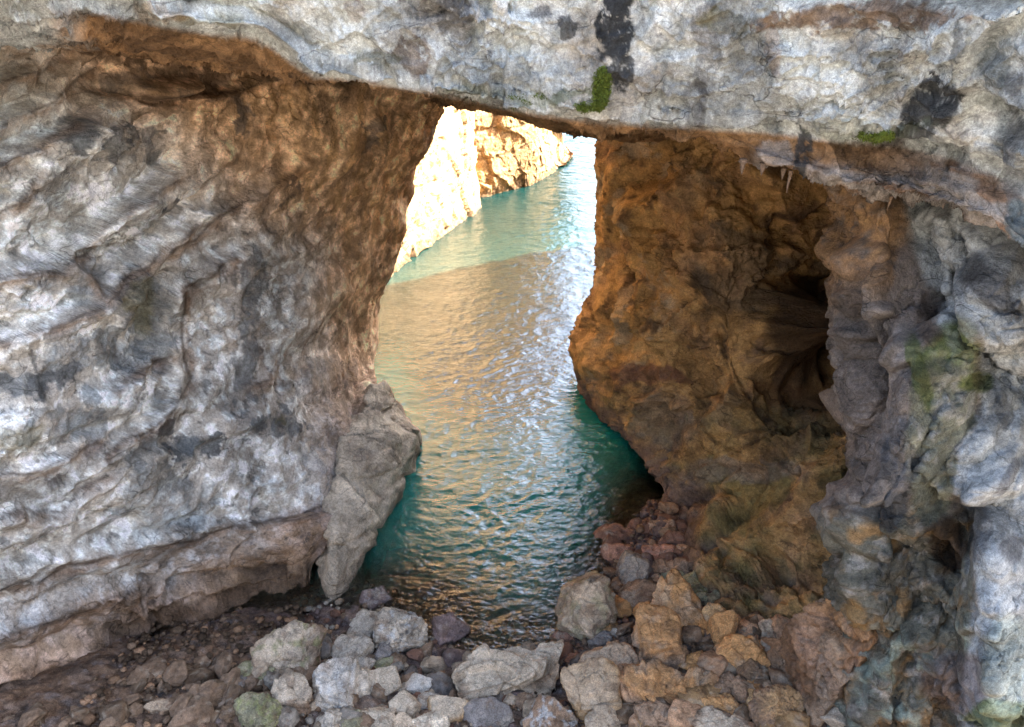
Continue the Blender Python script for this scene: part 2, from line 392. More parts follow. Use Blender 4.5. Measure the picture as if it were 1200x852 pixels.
# ================================================================== ARCH BRIDGE
LIPX = [-300, -90, 0, 90, 210, 300, 365, 450, 540, 620, 700, 800, 900, 1000, 1060, 1110, 1160, 1210, 1450, 1950]
LIPY = [ 20, 5, -2, 6, 28, 40, 83, 93, 109, 127, 138, 143, 150, 162, 166, 178, 196, 230, 330, 470]
def arch():
    LY = [8.5, 10.3, 11.2, 12, 13, 13.7, 14.1, 14.2, 14.2, 14.2, 14.2, 13.9, 13.2, 12.3, 11.8, 11.3, 10.8, 10.3, 8.2, 6.6]
    EY = [ 70, 50, 45, 55, 78, 88, 91, 100, 114, 131, 146, 158, 196, 226, 245, 262, 280, 306, 430, 600]
    EdY = [2, 2, 2, 2.2, 2.6, 2.6, 2.2, 2.4, 2.6, 2.6, 2.6, 1.8, .9, .8, .7, .6, .5, .5, .5, .5]
    A = []
    top = []; t1 = []; t2 = []; t3 = []; lip = []; edge = []; c1 = []; c2 = []; c3 = []; b1 = []; b2 = []
    for k, px in enumerate(LIPX):
        ly, Y, ey, dy = LIPY[k], LY[k], EY[k], EdY[k]
        q = P(px, ly, Y)
        top.append(np.array([q[0] * 1.3, 36.0, 24.5])); t1.append(np.array([q[0] * 1.05, 20.0, 24.0]))
        t2.append(P(px, ly - 420, Y - 1.2)); t3.append(P(px, ly - 190, Y - 0.75))
        lip.append(P(px, ly - 12, Y - .1)); edge.append(P(px, ly + 1, Y + .35))
        e = P(px, ey, Y + dy); c1.append(e)
        xr = np.interp(px, [-300, 365, 540, 620, 700, 900, 1450], [-14, -9, -2.6, 0.5, 3.6, 9, 16])
        zr = np.interp(px, [-300, 365, 540, 600, 640, 665, 700, 900, 1450], [12.5, 12.5, 11.75, 11.25, 11.0, 10.55, 10.45, 10.6, 11])
        mid = (e + np.array([xr, 29.5, zr])) / 2; mid[2] += .35
        if px > 750: mid[2] += 0.5
        c2.append(mid); c3.append(np.array([xr, 29.5, zr]))
        b1.append(np.array([xr, 31.3, zr + 1.8])); b2.append(np.array([xr * 1.1, 33.5, 16.0]))
    b3 = [q + np.array([0, 1.5, 7.0]) for q in b2]
    A = [top, t1, t2, t3, lip, edge, c1, c2, c3, b1, b2, b3]
    B, nv, nu = sheet(A)
    ledges = [([(60,-2),(130,14),(210,22),(290,30),(345,62),(372,78)], .35, 22),
              ([(465,35),(500,28),(520,22)], .15, 16), ([(405,80),(430,68),(470,72)], .15, 16),
              ([(600,66),(630,70)], .08, 10), ([(940,4),(1000,8),(1060,3),(1130,14),(1260,16)], .45, 30),
              ([(980,62),(1005,60),(1040,90),(1060,85),(1110,80)], .12, 16), ([(925,140),(960,125),(1000,135),(1050,110),(1090,95)], .14, 16),
              ([(1110,130),(1130,135),(1160,172),(1230,165)], .3, 22), ([(1060,95),(1120,95),(1150,80)], .2, 16),
              ([(790,70),(830,62)], .12, 14), ([(860,140),(900,150),(950,152),(1000,160)], .15, 14),
              ([(1000,188),(1060,200),(1130,215),(1230,235)], .12, 10), ([(960,198),(1040,210),(1100,232),(1220,262)], .1, 8),
              ([(860,168),(930,186),(1010,215)], .08, 8)]
    def disp(V, n, px, py):
        wx = px + 7 * pn(V, 1.1, 3) + 2.5 * pn(V, 2.5, 4); wy = py + 7 * pn(V, 1.3, 5) + 2.5 * pn(V, 2.5, 6)
        Wp = warp(V, 0.5, 0.5, 7)
        inner = ss(14.6, 17, V[:, 1])
        h = 0.26 * fbm(V, 0.35, 3, 12) + 0.16 * ridged(Wp, 1.0, 5, 15)
        w = Wp @ np.array([0.30, -0.15, 0.94])
        right = ss(820, 980, px)
        h += (0.20 * layers(w, 1.2, 4) * (.25 + .75 * right) + (0.09 + .05 * right) * layers(w + .1 * pn(V, 2, 8), 3.6, 5) * ss(-.1, .4, fbm(V, .5, 2, 3) + .4 * right)
              + 0.04 * layers(w + .05 * pn(V, 5, 8), 9, 6) * right)
        f1, f2, _, fa = cell(warp(V, 0.9, 0.3, 4), 0.9, 3)
        h += 0.15 * fa - 0.07 * (1 - ss(0, 0.07, f2 - f1)) * (1 - inner)
        for pts, a, reach in ledges:
            d, s = dist_poly(wx, wy, pts); sd_ = d * s
            endf = ss(1.0, 0.0, (d - 50) / 30)
            h += a * np.exp(-np.clip(-sd_, 0, None) / reach) * ss(1.5, -1.5, sd_) * endf - .3 * a * np.exp(-np.clip(sd_, 0, None) / 7) * ss(-1, 1, sd_) * endf
        h += .28 * ss(0, .8, blob(wx, wy, 1160, 145, 50, 34)) + .2 * ss(0, .8, blob(wx, wy, 1095, 115, 26, 20)) - .25 * ss(0, .8, blob(wx, wy, 1120, 60, 30, 50))
        h -= .12 * ss(0, .8, blob(wx, wy, 720, 40, 22, 60))
        h *= 1 - .45 * ss(25, 29, V[:, 1])
        return h
    def col(V, n, px, py, h):
        wx = px + 14 * fbm(V, 1.4, 5, 31, .65); wy = py + 26 * fbm(V, 1.0, 5, 32, .65)
        big = fbm(V, 0.5, 5, 43); mid = fbm(V, 2.4, 5, 44, .6); st = fbm(V * np.array([1.5, 1.5, .3]), 1.5, 4, 45); fn = fbm(V, 8, 4, 46, .7)
        c = np.tile(WHITE * np.array([1.22, 1.25, 1.24]), (len(V), 1)).astype(np.float32) * (0.92 + 0.25 * big + 0.25 * mid + .2 * fn)[:, None]
        c = mix(c, PALE * np.array([1.05, .95, .85]), .8 * ss(.05, .6, big + .3 * mid))
        c = mix(c, GREY, .75 * ss(.12, .55, fn * .8 + .5 * mid + .25 * st))
        c = mix(c, np.array([.25, .29, .30]), .6 * ss(.15, .5, st))
        lip = np.interp(px, LIPX, LIPY)
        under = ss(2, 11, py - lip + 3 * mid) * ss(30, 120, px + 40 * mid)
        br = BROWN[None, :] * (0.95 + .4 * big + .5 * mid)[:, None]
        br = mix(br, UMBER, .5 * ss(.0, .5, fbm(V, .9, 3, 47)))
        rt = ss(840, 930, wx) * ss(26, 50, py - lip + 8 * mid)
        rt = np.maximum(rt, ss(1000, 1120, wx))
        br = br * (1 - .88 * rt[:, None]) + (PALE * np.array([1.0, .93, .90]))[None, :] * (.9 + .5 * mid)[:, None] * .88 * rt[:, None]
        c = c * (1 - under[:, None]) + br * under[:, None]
        c = mix(c, PINK * .9, .9 * ss(0, .5, blob(wx, wy, 905, 185, 26, 26)) * under)
        c = mix(c, RUST * .75, .7 * under * rt * ss(.1, .4, fbm(V * np.array([.6, .6, 2.2]), 1.8, 4, 48)))
        for cx, cy, rx, ry, a, ro, cc in [(720,30,22,42,1,0,DARK*.9),(726,80,14,32,.9,-6,DARK),(668,26,9,14,.8,0,DARK),(534,30,22,34,.7,0,GREY*.6),(480,65,22,18,.7,0,UMBER*1.5),
             (530,15,50,10,.5,0,GREY*.5),(825,50,16,70,.65,0,GREY*.5),(812,120,14,24,.6,0,GREY*.5),(1080,140,36,24,.9,-35,DARK),(1098,112,26,20,.95,0,DARK),(1120,55,6,30,.6,0,DARK),(1168,70,18,46,.75,0,np.array([.13,.15,.15])),
             (940,180,10,34,.9,0,DARK*.9),(1020,175,40,12,.7,0,UMBER),(630,8,12,8,.7,0,GREY*.5),(860,20,40,14,.6,0,OLIVE*1.2),(1020,22,130,16,.8,0,UMBER*2.2),(1190,200,14,80,.6,0,GREY*.6),(1195,270,20,30,.7,0,np.array([.12,.17,.19])),
             (905,60,8,30,.35,0,RUST),(1190,110,12,20,.6,0,GREY*.5),(870,40,26,50,.3,0,GREY),(445,72,26,8,.6,0,OLIVE),(415,15,14,12,.4,0,UMBER*2),(250,18,40,10,.5,0,OLIVE*1.6),(190,12,30,10,.4,0,OCHRE)]:
            c = mix(c, cc, a * ss(0.0, 0.35, blob(wx, wy, cx, cy, rx * 1.15, ry * 1.15, ro) + .5 * mid + .35 * st) * ss(-.55, -.1, mid + fn + .1))
        for cx, cy, rx, ry, a in [(704,105,13,26,.0),(655,118,60,8,.55),(1025,157,26,7,.8),(1095,255,34,10,.35),(560,108,60,6,.4),(1020,150,90,12,.25)]:
            c = mix(c, MOSS * 1.2, a * ss(0, .5, blob(wx, wy, cx, cy, rx, ry) + .3 * mid))
        return c
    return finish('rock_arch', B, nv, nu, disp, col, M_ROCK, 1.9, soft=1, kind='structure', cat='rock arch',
        label='natural rock bridge across the top, pale weathered face with a black streak and moss')

# ================================================================== RIGHT WALL
def right_wall():
    R = [
     [(700,60,30.5),(760,60,28),(830,70,26),(900,80,25),(970,90,24),(1050,100,22),(1150,110,19)],
     [(699,180,30.8),(750,180,28.5),(820,185,26.2),(900,200,25),(975,220,24.5),(1060,240,22),(1150,250,19)],
     [(694,280,31),(750,280,27.3),(820,285,25),(900,290,24.4),(975,300,25.5),(1060,300,21),(1150,320,18.5)],
     [(690,340,30.8),(745,340,26.2),(820,345,23.8),(895,345,23.8),(960,350,28),(1060,350,24),(1150,380,18)],
     [(669,394,30.3),(735,395,25.4),(815,400,23.2),(890,405,23.0),(960,410,28),(1060,410,24),(1150,440,17.5)],
     [(684,462,28.3),(748,465,24.4),(815,470,22.2),(890,472,20.9),(960,475,21.2),(1060,480,19.5),(1150,500,17)],
     [(752,545,23.3),(795,550,21.8),(855,555,20.2),(915,555,18.9),(980,555,18),(1060,560,17.2),(1150,570,16)],
     [(798,628,19.8),(835,640,18.7),(880,650,17.6),(930,650,16.8),(985,650,16.0),(1060,650,15.4),(1150,650,14.6)],
     [(838,706,16.1),(868,718,15.5),(905,735,14.9),(945,735,14.4),(990,735,14.0),(1060,735,13.7),(1150,735,13.5)]]
    A = []
    for r in R:
        row = [P(*q) for q in r]
        w = wrapx(row[0], [(40, 34, 2), (14, 21, 0), (5.5, 12, 0), (1.3, 2.2, 0)])  # unseen seaward bulk, added to shade the left wall and channel
        A.append(w + row)
    first = [q.copy() for q in A[0]]
    for q in first: q[2] = 27.0; q[0] += 2.0  # unseen top, raised so the added bulk blocks the sun
    A = [first] + A
    last = [q.copy() for q in A[-1]]
    for q in last: q[2] = -2.5; q[0] += 0.2
    A.append(last)
    B, nv, nu = sheet(A)
    ledges = [([(835,560),(870,530),(900,505),(940,500),(985,515),(1010,520)], .45, 22), ([(820,545),(860,510),(910,488),(960,492),(1000,500)], .3, 14),
              ([(850,345),(870,352),(905,350)], .25, 24), ([(665,400),(690,385),(700,345)], .0, 10), ([(840,370),(870,375),(910,372)], .3, 16),
              ([(845,395),(880,392),(905,395)], .2, 12),
              ([(740,470),(770,440),(800,450),(830,470)], .35, 30), ([(720,250),(760,290),(800,300),(830,280)], .25, 30), ([(790,330),(830,390),(850,450)], .25, 30),
              ([(780,600),(830,620),(870,650),(950,690)], .25, 30), ([(800,680),(840,640)], .1, 20), ([(730,200),(745,250),(760,320)], .2, 20), ([(830,230),(880,260),(940,270),(980,255)], .25, 20)]
    def disp(V, n, px, py):
        wx = px + 12 * pn(V, .8, 3) + 3 * pn(V, 2, 4); wy = py + 12 * pn(V, .9, 5) + 3 * pn(V, 2, 6)
        Wp = warp(V, 0.3, 1.3, 21)
        h = 0.85 * fbm(V, 0.22, 3, 22) + 0.48 * ridged(Wp, 0.45, 4, 25, .45)
        w = Wp @ np.array([-0.25, 0.1, 0.96])
        cave = ss(880, 960, px) * ss(330, 380, py) * ss(540, 500, py)
        h += 0.42 * layers(w, 0.7, 7, .4) + (0.12 + .25 * cave) * layers(w + .1 * pn(V, 2, 8), 2.6, 8) + 0.05 * layers(w, 7, 9)
        f1, f2, _, fa = cell(warp(V, 0.5, 0.6, 24), 0.55, 7)
        h += 0.5 * fa - 0.14 * (1 - ss(0, 0.1, f2 - f1))
        f1, f2, _, fa = cell(warp(V, 1.2, 0.3, 25), 1.5, 8)
        h += 0.15 * fa
        for pts, a, reach in ledges:
            d, s = dist_poly(wx, wy, pts); sd_ = d * s
            endf = ss(1.0, 0.0, (d - 50) / 30)
            h += a * np.exp(-np.clip(-sd_, 0, None) / reach) * ss(2, -2, sd_) * endf - .35 * a * np.exp(-np.clip(sd_, 0, None) / 9) * ss(-1, 1, sd_) * endf
        for cx, cy, rx, ry, a, ro in [(775,490,34,50,.5,0),(700,400,30,40,.35,0),(935,388,62,60,-3.0,0),(850,245,30,30,-.5,0),(905,210,26,16,-.5,0),(760,190,16,50,.3,10)]:
            h += a * ss(0, .8, blob(wx, wy, cx, cy, rx, ry, ro))
        edge = np.clip((px - np.interp(py, [0,155,200,340,392,455,492,560,600,700], [703,700,697,690,668,682,735,760,785,830])) / 26, 0, 1)
        h = h * (.30 + .70 * edge)
        h = np.where(V[:, 1] > 31.0, h * .8, h)
        return h
    def col(V, n, px, py, h):
        wx = px + 20 * fbm(V, .7, 4, 31); wy = py + 20 * fbm(V, .7, 4, 32)
        big = fbm(V, 0.45, 5, 53); mid = fbm(V, 1.9, 5, 54, .6); st = fbm(V * np.array([1.4, 1.4, .4]), 1.1, 4, 55)
        c = (OCHRE * 1.25)[None, :] * (0.95 + .4 * big + .4 * mid)[:, None]
        c = c.astype(np.float32)
        c = mix(c, BROWN * 1.3, ss(-.1, .5, big + .4 * st))
        c = mix(c, GOLD * 1.2, .8 * ss(.05, .4, mid - .3 * big + .3 * st) * ss(960, 800, wx))
        c = mix(c, UMBER * 1.1, .85 * ss(.1, .4, fbm(V, .7, 5, 58, .6)))
        c = mix(c, np.array([.40, .32, .22]), .7 * ss(.15, .4, fbm(V, .55, 5, 59, .6)) * ss(900, 760, wx))
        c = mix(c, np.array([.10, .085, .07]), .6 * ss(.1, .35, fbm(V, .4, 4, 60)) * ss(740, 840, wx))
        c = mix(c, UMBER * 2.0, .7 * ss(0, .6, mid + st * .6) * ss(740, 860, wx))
        c = mix(c, OLIVE * 1.25, .7 * ss(-.1, .45, fbm(V, .6, 4, 56) + .12) * ss(420, 560, wy))
        c = mix(c, OLIVE * 1.0, .5 * ss(560, 660, wy) * ss(-.2, .4, mid))
        c = mix(c, np.array([.15, .125, .10]), .6 * ss(0, .6, blob(wx, wy, 775, 500, 50, 50)))
        c = mix(c, np.array([.16, .075, .055]), .75 * ss(0, .5, blob(wx, wy, 770, 442, 60, 16)))
        c = mix(c, RUST * .8, .6 * ss(0, .5, blob(wx, wy, 940, 460, 70, 20)))
        c = mix(c, PINK * .55, .5 * ss(0, .5, blob(wx, wy, 880, 550, 80, 18)))
        c = mix(c, GOLD * 1.15, .7 * ss(0, .5, blob(wx, wy, 755, 560, 26, 60)))
        c = mix(c, OCHRE * 1.1, .6 * ss(0, .5, blob(wx, wy, 690, 400, 36, 44)))
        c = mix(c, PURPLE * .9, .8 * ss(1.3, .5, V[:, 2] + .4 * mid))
        c = mix(c, UMBER * .7, .85 * ss(.0, .7, blob(wx, wy, 950, 385, 60, 70)))  # cave hollow painted darker, its shade put into the colour
        return c
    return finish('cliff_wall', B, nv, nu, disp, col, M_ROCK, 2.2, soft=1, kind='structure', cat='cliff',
        label='rugged ochre brown rock wall right of the water with a dark cave hollow')

# ================================================================== NEAR RIGHT COLUMN
def near_column():
    ys = [120, 250, 350, 450, 550, 650, 750, 860, 1000]
    sil = [975, 1003, 1012, 1008, 1020, 1004, 1008, 1004, 1012]
    d0 = [15.6, 15, 14.5, 13.9, 13.3, 12.6, 12.0, 11.3, 10.5]
    fr = [(0, 0), (.22, .4), (.5, .9), (1.0, 1.7), (1.8, 2.6), (3.2, 3.4)]
    A = []
    for y, s, d in zip(ys, sil, d0):
        row = [P(s + f * (1200 - s), y + (0 if f < .6 else 4), d - dd * d / 13.5) for f, dd in fr]
        row = wrapx(row[0], [(9, 6.0, 0), (1.2, 2.2, 0)]) + row
        A.append(row)
    last = [q.copy() for q in A[-1]]
    for q in last: q[2] = -1.5
    A.append(last)
    B, nv, nu = sheet(A)
    ribs = [([(1045,255),(1050,300),(1062,350),(1072,388)], 20, .55), ([(1080,300),(1088,350),(1082,410)], 9, .25), ([(1034,235),(1040,300),(1038,380)], 12, .3),
            ([(1018,240),(1022,320),(1020,400)], 8, .15), ([(1100,395),(1090,460),(1085,540),(1088,605)], 30, .7), ([(1130,430),(1118,500),(1115,590)], 20, .4),
            ([(1165,470),(1140,510),(1130,545)], 22, .5), ([(1190,540),(1160,560),(1150,580)], 24, .45), ([(1115,600),(1135,640)], 12, .4),
            ([(1165,610),(1160,700),(1175,770)], 26, .6), ([(1200,560),(1205,700),(1210,800)], 30, .6), ([(1120,620),(1125,660)], 8, .3),
            ([(1090,690),(1120,760),(1150,790)], 26, .35), ([(1010,600),(1030,640),(1040,700)], 26, .35), ([(1150,270),(1180,330),(1210,390)], 40, .7),
            ([(1110,265),(1130,330),(1160,390)], 22, .35)]
    def disp(V, n, px, py):
        wx = px + 7 * pn(V, 1.4, 3) + 2.5 * pn(V, 3, 4); wy = py + 8 * pn(V, 1.4, 5)
        low = ss(580, 660, py) * ss(1180, 1090, px)
        h = 0.45 * fbm(V, 0.55, 3, 62)
        h += (.20 * ridged(V * np.array([1.5, 1.5, .45]), 0.9, 3, 65, .4)) * (1 - .7 * low)
        f1, f2, _, fa = cell(warp(V, 1.0, 0.35, 64), 1.3, 17)
        h += (.18 + .14 * low) * fa
        f1, f2, _, fa = cell(warp(V, 2.0, 0.15, 65), 3.4, 18)
        h += (.02 + .07 * low) * fa + (.07 + .09 * low) * ss(.5, .1, f1)
        f1, f2, _, fa = cell(V, 6.0, 19); h += .045 * ss(.55, .1, f1) * ss(1080, 1030, wx)
        for pts, w, a in ribs:
            d, s = dist_poly(wx, wy, pts); t = np.clip(1 - (d / (w * 1.25)) ** 2, 0, 1)
            h += a * 1.15 * np.sqrt(t) * (1 + .25 * pn(V, 2.5, 9))
        for cx, cy, rx, ry, a, ro in [(1115,450,44,92,1.5,8),(1088,548,30,76,1.1,0),(1061,345,19,58,1.0,0),(1020,330,13,70,.6,0),(1165,525,44,52,.8,15),(1180,700,46,100,.9,0),(1025,440,28,60,.35,0),(1050,500,26,26,.3,0),
                (1150,800,50,30,.5,0),(1090,720,22,18,.35,0),(1030,620,22,26,.35,0),(1010,690,18,26,.3,0),(1060,660,22,18,.3,0),(1195,340,60,60,.8,0),(1040,780,20,50,.35,0),(1080,810,26,40,.3,20)]:
            h += a * np.sqrt(np.clip(blob(wx, wy, cx, cy, rx, ry, ro), 0, 1))
        for cx, cy, rx, ry, a, ro in [(1040,640,26,40,.0,0),(1118,640,30,40,-.5,0),(1060,590,16,20,-.5,0),(1104,365,10,26,-.35,0),(1092,700,26,26,-.25,0),(1063,470,8,120,-.7,4),(1040,300,6,70,-.5,0),(1150,600,9,60,-.7,0),(1135,340,20,40,-.5,-30),(1105,770,40,22,.2,0),(1140,610,14,40,-.4,0)]:
            h += a * ss(0, .8, blob(wx, wy, cx, cy, rx, ry, ro))
        return h
    def col(V, n, px, py, h):
        wx = px + 12 * fbm(V, 1.1, 4, 31); wy = py + 12 * fbm(V, 1.1, 4, 32)
        big = fbm(V, 0.7, 5, 73); mid = fbm(V, 2.6, 5, 74, .6); fn = fbm(V, 8, 4, 76, .7); st = fbm(V * np.array([1.6, 1.6, .35]), 1.8, 4, 75)
        c = np.tile(PINK * .52, (len(V), 1)).astype(np.float32) * (0.95 + .4 * big + .45 * mid)[:, None]
        c = mix(c, BROWN, .85 * ss(380, 300, wy) * ss(1100, 1040, wx) * ss(-.5, .2, mid + .1))
        c = mix(c, OCHRE * .8, .5 * ss(0, .4, mid) * ss(360, 260, wy) * ss(1080, 1030, wx))
        # pale mass on the right
        wh = ss(-1, 1, (wx - np.interp(wy, [250, 350, 470, 560, 600, 700, 852], [1060, 1088, 1150, 1105, 1138, 1140, 1120])) / 7)
        c = c * (1 - wh[:, None]) + WHITE[None, :] * np.array([.80, .82, .83]) * (.80 + .35 * mid + .2 * fn)[:, None] * wh[:, None]
        gb = np.maximum(ss(0, .35, blob(wx, wy, 1112, 450, 42, 85, 8)), ss(0, .35, blob(wx, wy, 1090, 540, 32, 85)))
        gb2 = gb * ss(470, 430, wy - 40 * mid + 30)
        c = mix(c, np.array([.19, .20, .15]), gb * .92); c = mix(c, PALE * .85, .6 * gb * ss(.1, .5, mid + .4 * ss(0, .6, blob(wx, wy, 1120, 460, 26, 40))))
        c = mix(c, MOSS * 1.35, .8 * gb2 * ss(-.3, .35, fbm(V, 1.3, 4, 77) + .15))
        c = mix(c, MOSS * 1.2, .8 * ss(0, .4, blob(wx, wy, 1140, 447, 26, 16)))
        c = mix(c, MOSS * 1.1, .7 * ss(0, .4, blob(wx, wy, 1078, 430, 12, 60, -15)))
        low = ss(575, 625, wy) * (1 - wh)
        c = mix(c, np.array([.12, .12, .085]), .75 * low)
        c = mix(c, np.array([.33, .31, .27]), .75 * low * ss(.05, .45, mid + .3 * fn))
        c = mix(c, OCHRE * .7, .7 * low * ss(.1, .4, fbm(V, 1.6, 4, 78)))
        c = mix(c, MINT * .9, .7 * low * ss(.12, .4, fbm(V, 1.2, 4, 79)) * ss(700, 760, wy))
        c = mix(c, PURPLE * .9, .6 * ss(0, .5, blob(wx, wy, 1130, 800, 60, 40)))
        c = mix(c, GOLD * .7, .8 * ss(0, .4, blob(wx, wy, 1003, 725, 16, 26)))
        c = mix(c, MOSS, .8 * ss(0, .4, blob(wx, wy, 1175, 840, 50, 20)))
        for cx, cy, rx, ry, a, ro, cc in [(1045,600,22,30,.8,0,DARK*1.2),(1165,345,44,24,.8,40,GREY*.45),(1140,320,26,20,.6,0,DARK),(1055,535,22,50,.6,0,GREY*.5),(1185,560,10,30,.7,30,GREY*.6),(1175,480,12,30,.6,0,DARK),(1110,640,26,36,.8,0,UMBER*.7),
              (1150,630,12,40,.6,0,GREY*.5),(1100,770,34,16,.5,0,GREY*.4),(1190,640,20,20,.7,0,GREY*.6),(1145,440,8,60,.4,0,UMBER),(1090,370,16,40,.6,0,UMBER)]:
            c = mix(c, cc, a * ss(0, .35, blob(wx, wy, cx, cy, rx, ry, ro) + .5 * mid + .2 * fn))
        c = mix(c, np.array([.30, .26, .235]), .8 * ss(0, .5, blob(wx, wy, 1062, 345, 20, 60)))
        c = mix(c, MINT, .45 * ss(0, .5, blob(wx, wy, 1185, 780, 40, 70)))
        return c
    return finish('rock_column', B, nv, nu, disp, col, M_ROCK, 1.9, soft=1, kind='structure', cat='cliff',
        label='near right rock column with hanging flowstone, a moss covered bulge and pebbly rubble below')

# ================================================================== HEADLANDS (sunlit, beyond the arch)
def headland(name, pts, hts, lean, zlev, seed, colr, label, sgn):
    A = []
    for k in zlev[::-1]:
        row = []
        for (x, y), H, (lx, ly) in zip(pts, hts, lean):
            z = k * H if k > 0 else k * 4
            kk = max(k, 0)
            row.append(np.array([x + lx * kk, y + ly * kk, z]))
        A.append(row)
    topr = [q + np.array([-25, 12, 1.0]) for q in A[0]]
    A = [topr] + A
    B, nv, nu = sheet(A, step=1.2)
    def disp(V, n, px, py):
        Wp = warp(V, 0.2, 1.0, seed)
        w = Wp @ np.array([0.05, -0.1, 1.0])
        h = 0.8 * fbm(V, 0.12, 3, seed) + .45 * ridged(V * np.array([1, 1, .5]), .35, 4, seed + 1)
        h += .45 * layers(w, .8, seed) + .22 * layers(w, 2.2, seed + 1)
        f1, f2, _, fa = cell(warp(V, .4, .5, seed) * np.array([1, 1, .8]), .5, seed); h += .5 * fa
        f1, f2, _, fa = cell(warp(V, 1, .3, seed), 1.4, seed + 1); h += .18 * fa
        h += .1 * ridged(V, 2.0, 3, seed + 2)
        return h * (.5 if seed == 80 else .38)
    def col(V, n, px, py, h):
        big = fbm(V, .3, 4, seed + 5); mid = fbm(V, 1.6, 5, seed + 6, .6)
        c = colr[None, :] * (1 + .25 * big + .35 * mid)[:, None]
        c = c.astype(np.float32)
        sp_m = .9 if seed == 80 else .3
        c = mix(c, RUST * 1.1, sp_m * ss(.12, .3, fbm(V * np.array([1, 1, 1.6]), 1.3, 5, seed + 7, .6)))
        c = mix(c, UMBER * 1.6, .6 * ss(.86, .96, np.abs(((V[:, 2] + .35 * pn(V, .5, 4)) * .75) % 1 - .5) * 2) * ss(-.3, .2, big + mid))
        c = mix(c, UMBER, .7 * ss(.8, .2, V[:, 2] + .5 * mid))
        return c
    return finish(name, B, nv, nu, disp, col, M_FAR, sgn, soft=0, kind='structure', cat='headland', label=label)


# ------------------------------------------------------------------ ground and sea bed height
WLX = [-60, -16, -8, -5.4, -2.6, -0.5, .95, 2.4, 3.6, 4.9, 7, 12, 60]
WLY = [12, 13, 16.0, 16.4, 15.1, 14.6, 14.9, 17.0, 19.2, 20.6, 21.6, 22, 24]
def ground_z(x, y):
    x = np.asarray(x, dtype=np.float64); y = np.asarray(y, dtype=np.float64)
    d = np.interp(x, WLX, WLY) - y                # metres landwards of the water's edge
    z = np.where(d > 0, np.interp(x, [0.5, 4], [.27, .16]) * d, .34 * d)
    z = np.where(z < -5, -5 + (z + 5) * .12, z); z = np.maximum(z, -9)
    z = z + np.where(x < -5.0, .10 * (-5.0 - x), 0) * np.clip((d + 2) / 3, 0, 1)
    z = z + np.clip(4 - y, 0, 46) * .62  # unseen rise behind the camera, added to block low frontal sky light
    # the shallow shelf of drowned rocks in front of the pebbles, and the green shelf by the right wall
    z = z + .45 * np.exp(-(((x + 2.6) / 2.2) ** 2 + ((y - 17.5) / 1.7) ** 2)) * (d < 0)
    z = z + .35 * np.exp(-(((x - 4.6) / 1.3) ** 2 + ((y - 22.5) / 3.2) ** 2)) * (d < 0)
    z = z + 1.9 * np.exp(-((x + 5.6) / 1.5) ** 2) * ss(15.5, 18, y) * ss(36, 28, y) * ss(-1.0, -2.4, z)
    return z

def build_ground():
    xs = np.unique(np.concatenate([np.linspace(-400, -20, 24), np.linspace(-20, -12.5, 30), np.linspace(-12.5, 12.5, 420), np.linspace(12.5, 30, 40), np.linspace(30, 400, 24)]))
    ys = np.unique(np.concatenate([np.linspace(-200, 4, 40), np.linspace(4, 10, 30), np.linspace(10, 26, 330), np.linspace(26, 70, 130), np.linspace(70, 900, 30)]))
    X, Y = np.meshgrid(xs, ys); x = X.ravel(); y = Y.ravel(); z = ground_z(x, y)
    V = np.stack([x, y, z], 1)
    far = ss(60, 30, np.hypot(x, y))
    f1, f2, idd, fa = cell(V * np.array([1, 1, .3]), 1.8, 3)
    g1, g2, gid, ga = cell(V * np.array([1, 1, .3]), 5.0, 4)
    z = z + (.20 * fbm(V, .6, 4, 3) + .08 * fa + .05 * ga + .07 * ridged(V, 3, 4, 5)) * far
    V[:, 2] = z
    mid = fbm(V, 1.4, 5, 6, .6); px, py = proj(V)
    c = np.tile(np.array([.24, .165, .115]), (len(V), 1)).astype(np.float32) * (.8 + .5 * mid + .35 * (gid - .5))[:, None]
    c = mix(c, np.array([.30, .23, .17]), .7 * ss(-11, -9, -np.abs(x + 10)) * ss(.0, .4, mid))
    c = mix(c, RUST * .55, .6 * ss(-4, -7, x) * ss(-.3, .3, mid))
    c = mix(c, np.array([.15, .075, .05]), .8 * ss(1.5, 3.0, x) * ss(15, 16.5, y) * ss(-1.5, -.3, z))
    c = mix(c, np.array([.12, .115, .105]), ss(5, 2, y))  # added rise behind the camera, darkened to cut its bounce light
    c = mix(c, PURPLE * 1.0, .7 * ss(.35, -.0, z) * ss(2.2, 1.2, x) * ss(-.5, -.15, z))
    c = mix(c, np.array([.30, .33, .25]), .85 * ss(-.12, -.4, z) * ss(3.2, 2.2, x))
    c = mix(c, OLIVE * 1.1, .85 * ss(2.2, 3.2, x) * ss(20.5, 21.5, y) * ss(.1, -.3, z))
    c = mix(c, np.array([.62, .62, .50]), ss(-.5, -1.1, z) * (1 - .6 * ss(2.2, 3.2, x)))
    c = mix(c, GREY * .9, .4 * ss(.1, .5, fbm(V, 2.5, 4, 8)) * (z > 0))
    F = grid_faces(len(ys), len(xs))[:, ::-1]
    me = make_mesh('ground', V, F, c, M_SOIL)
    return link('ground', me, kind='structure', cat='ground', label='reddish beach soil running down under the rocks and the water')

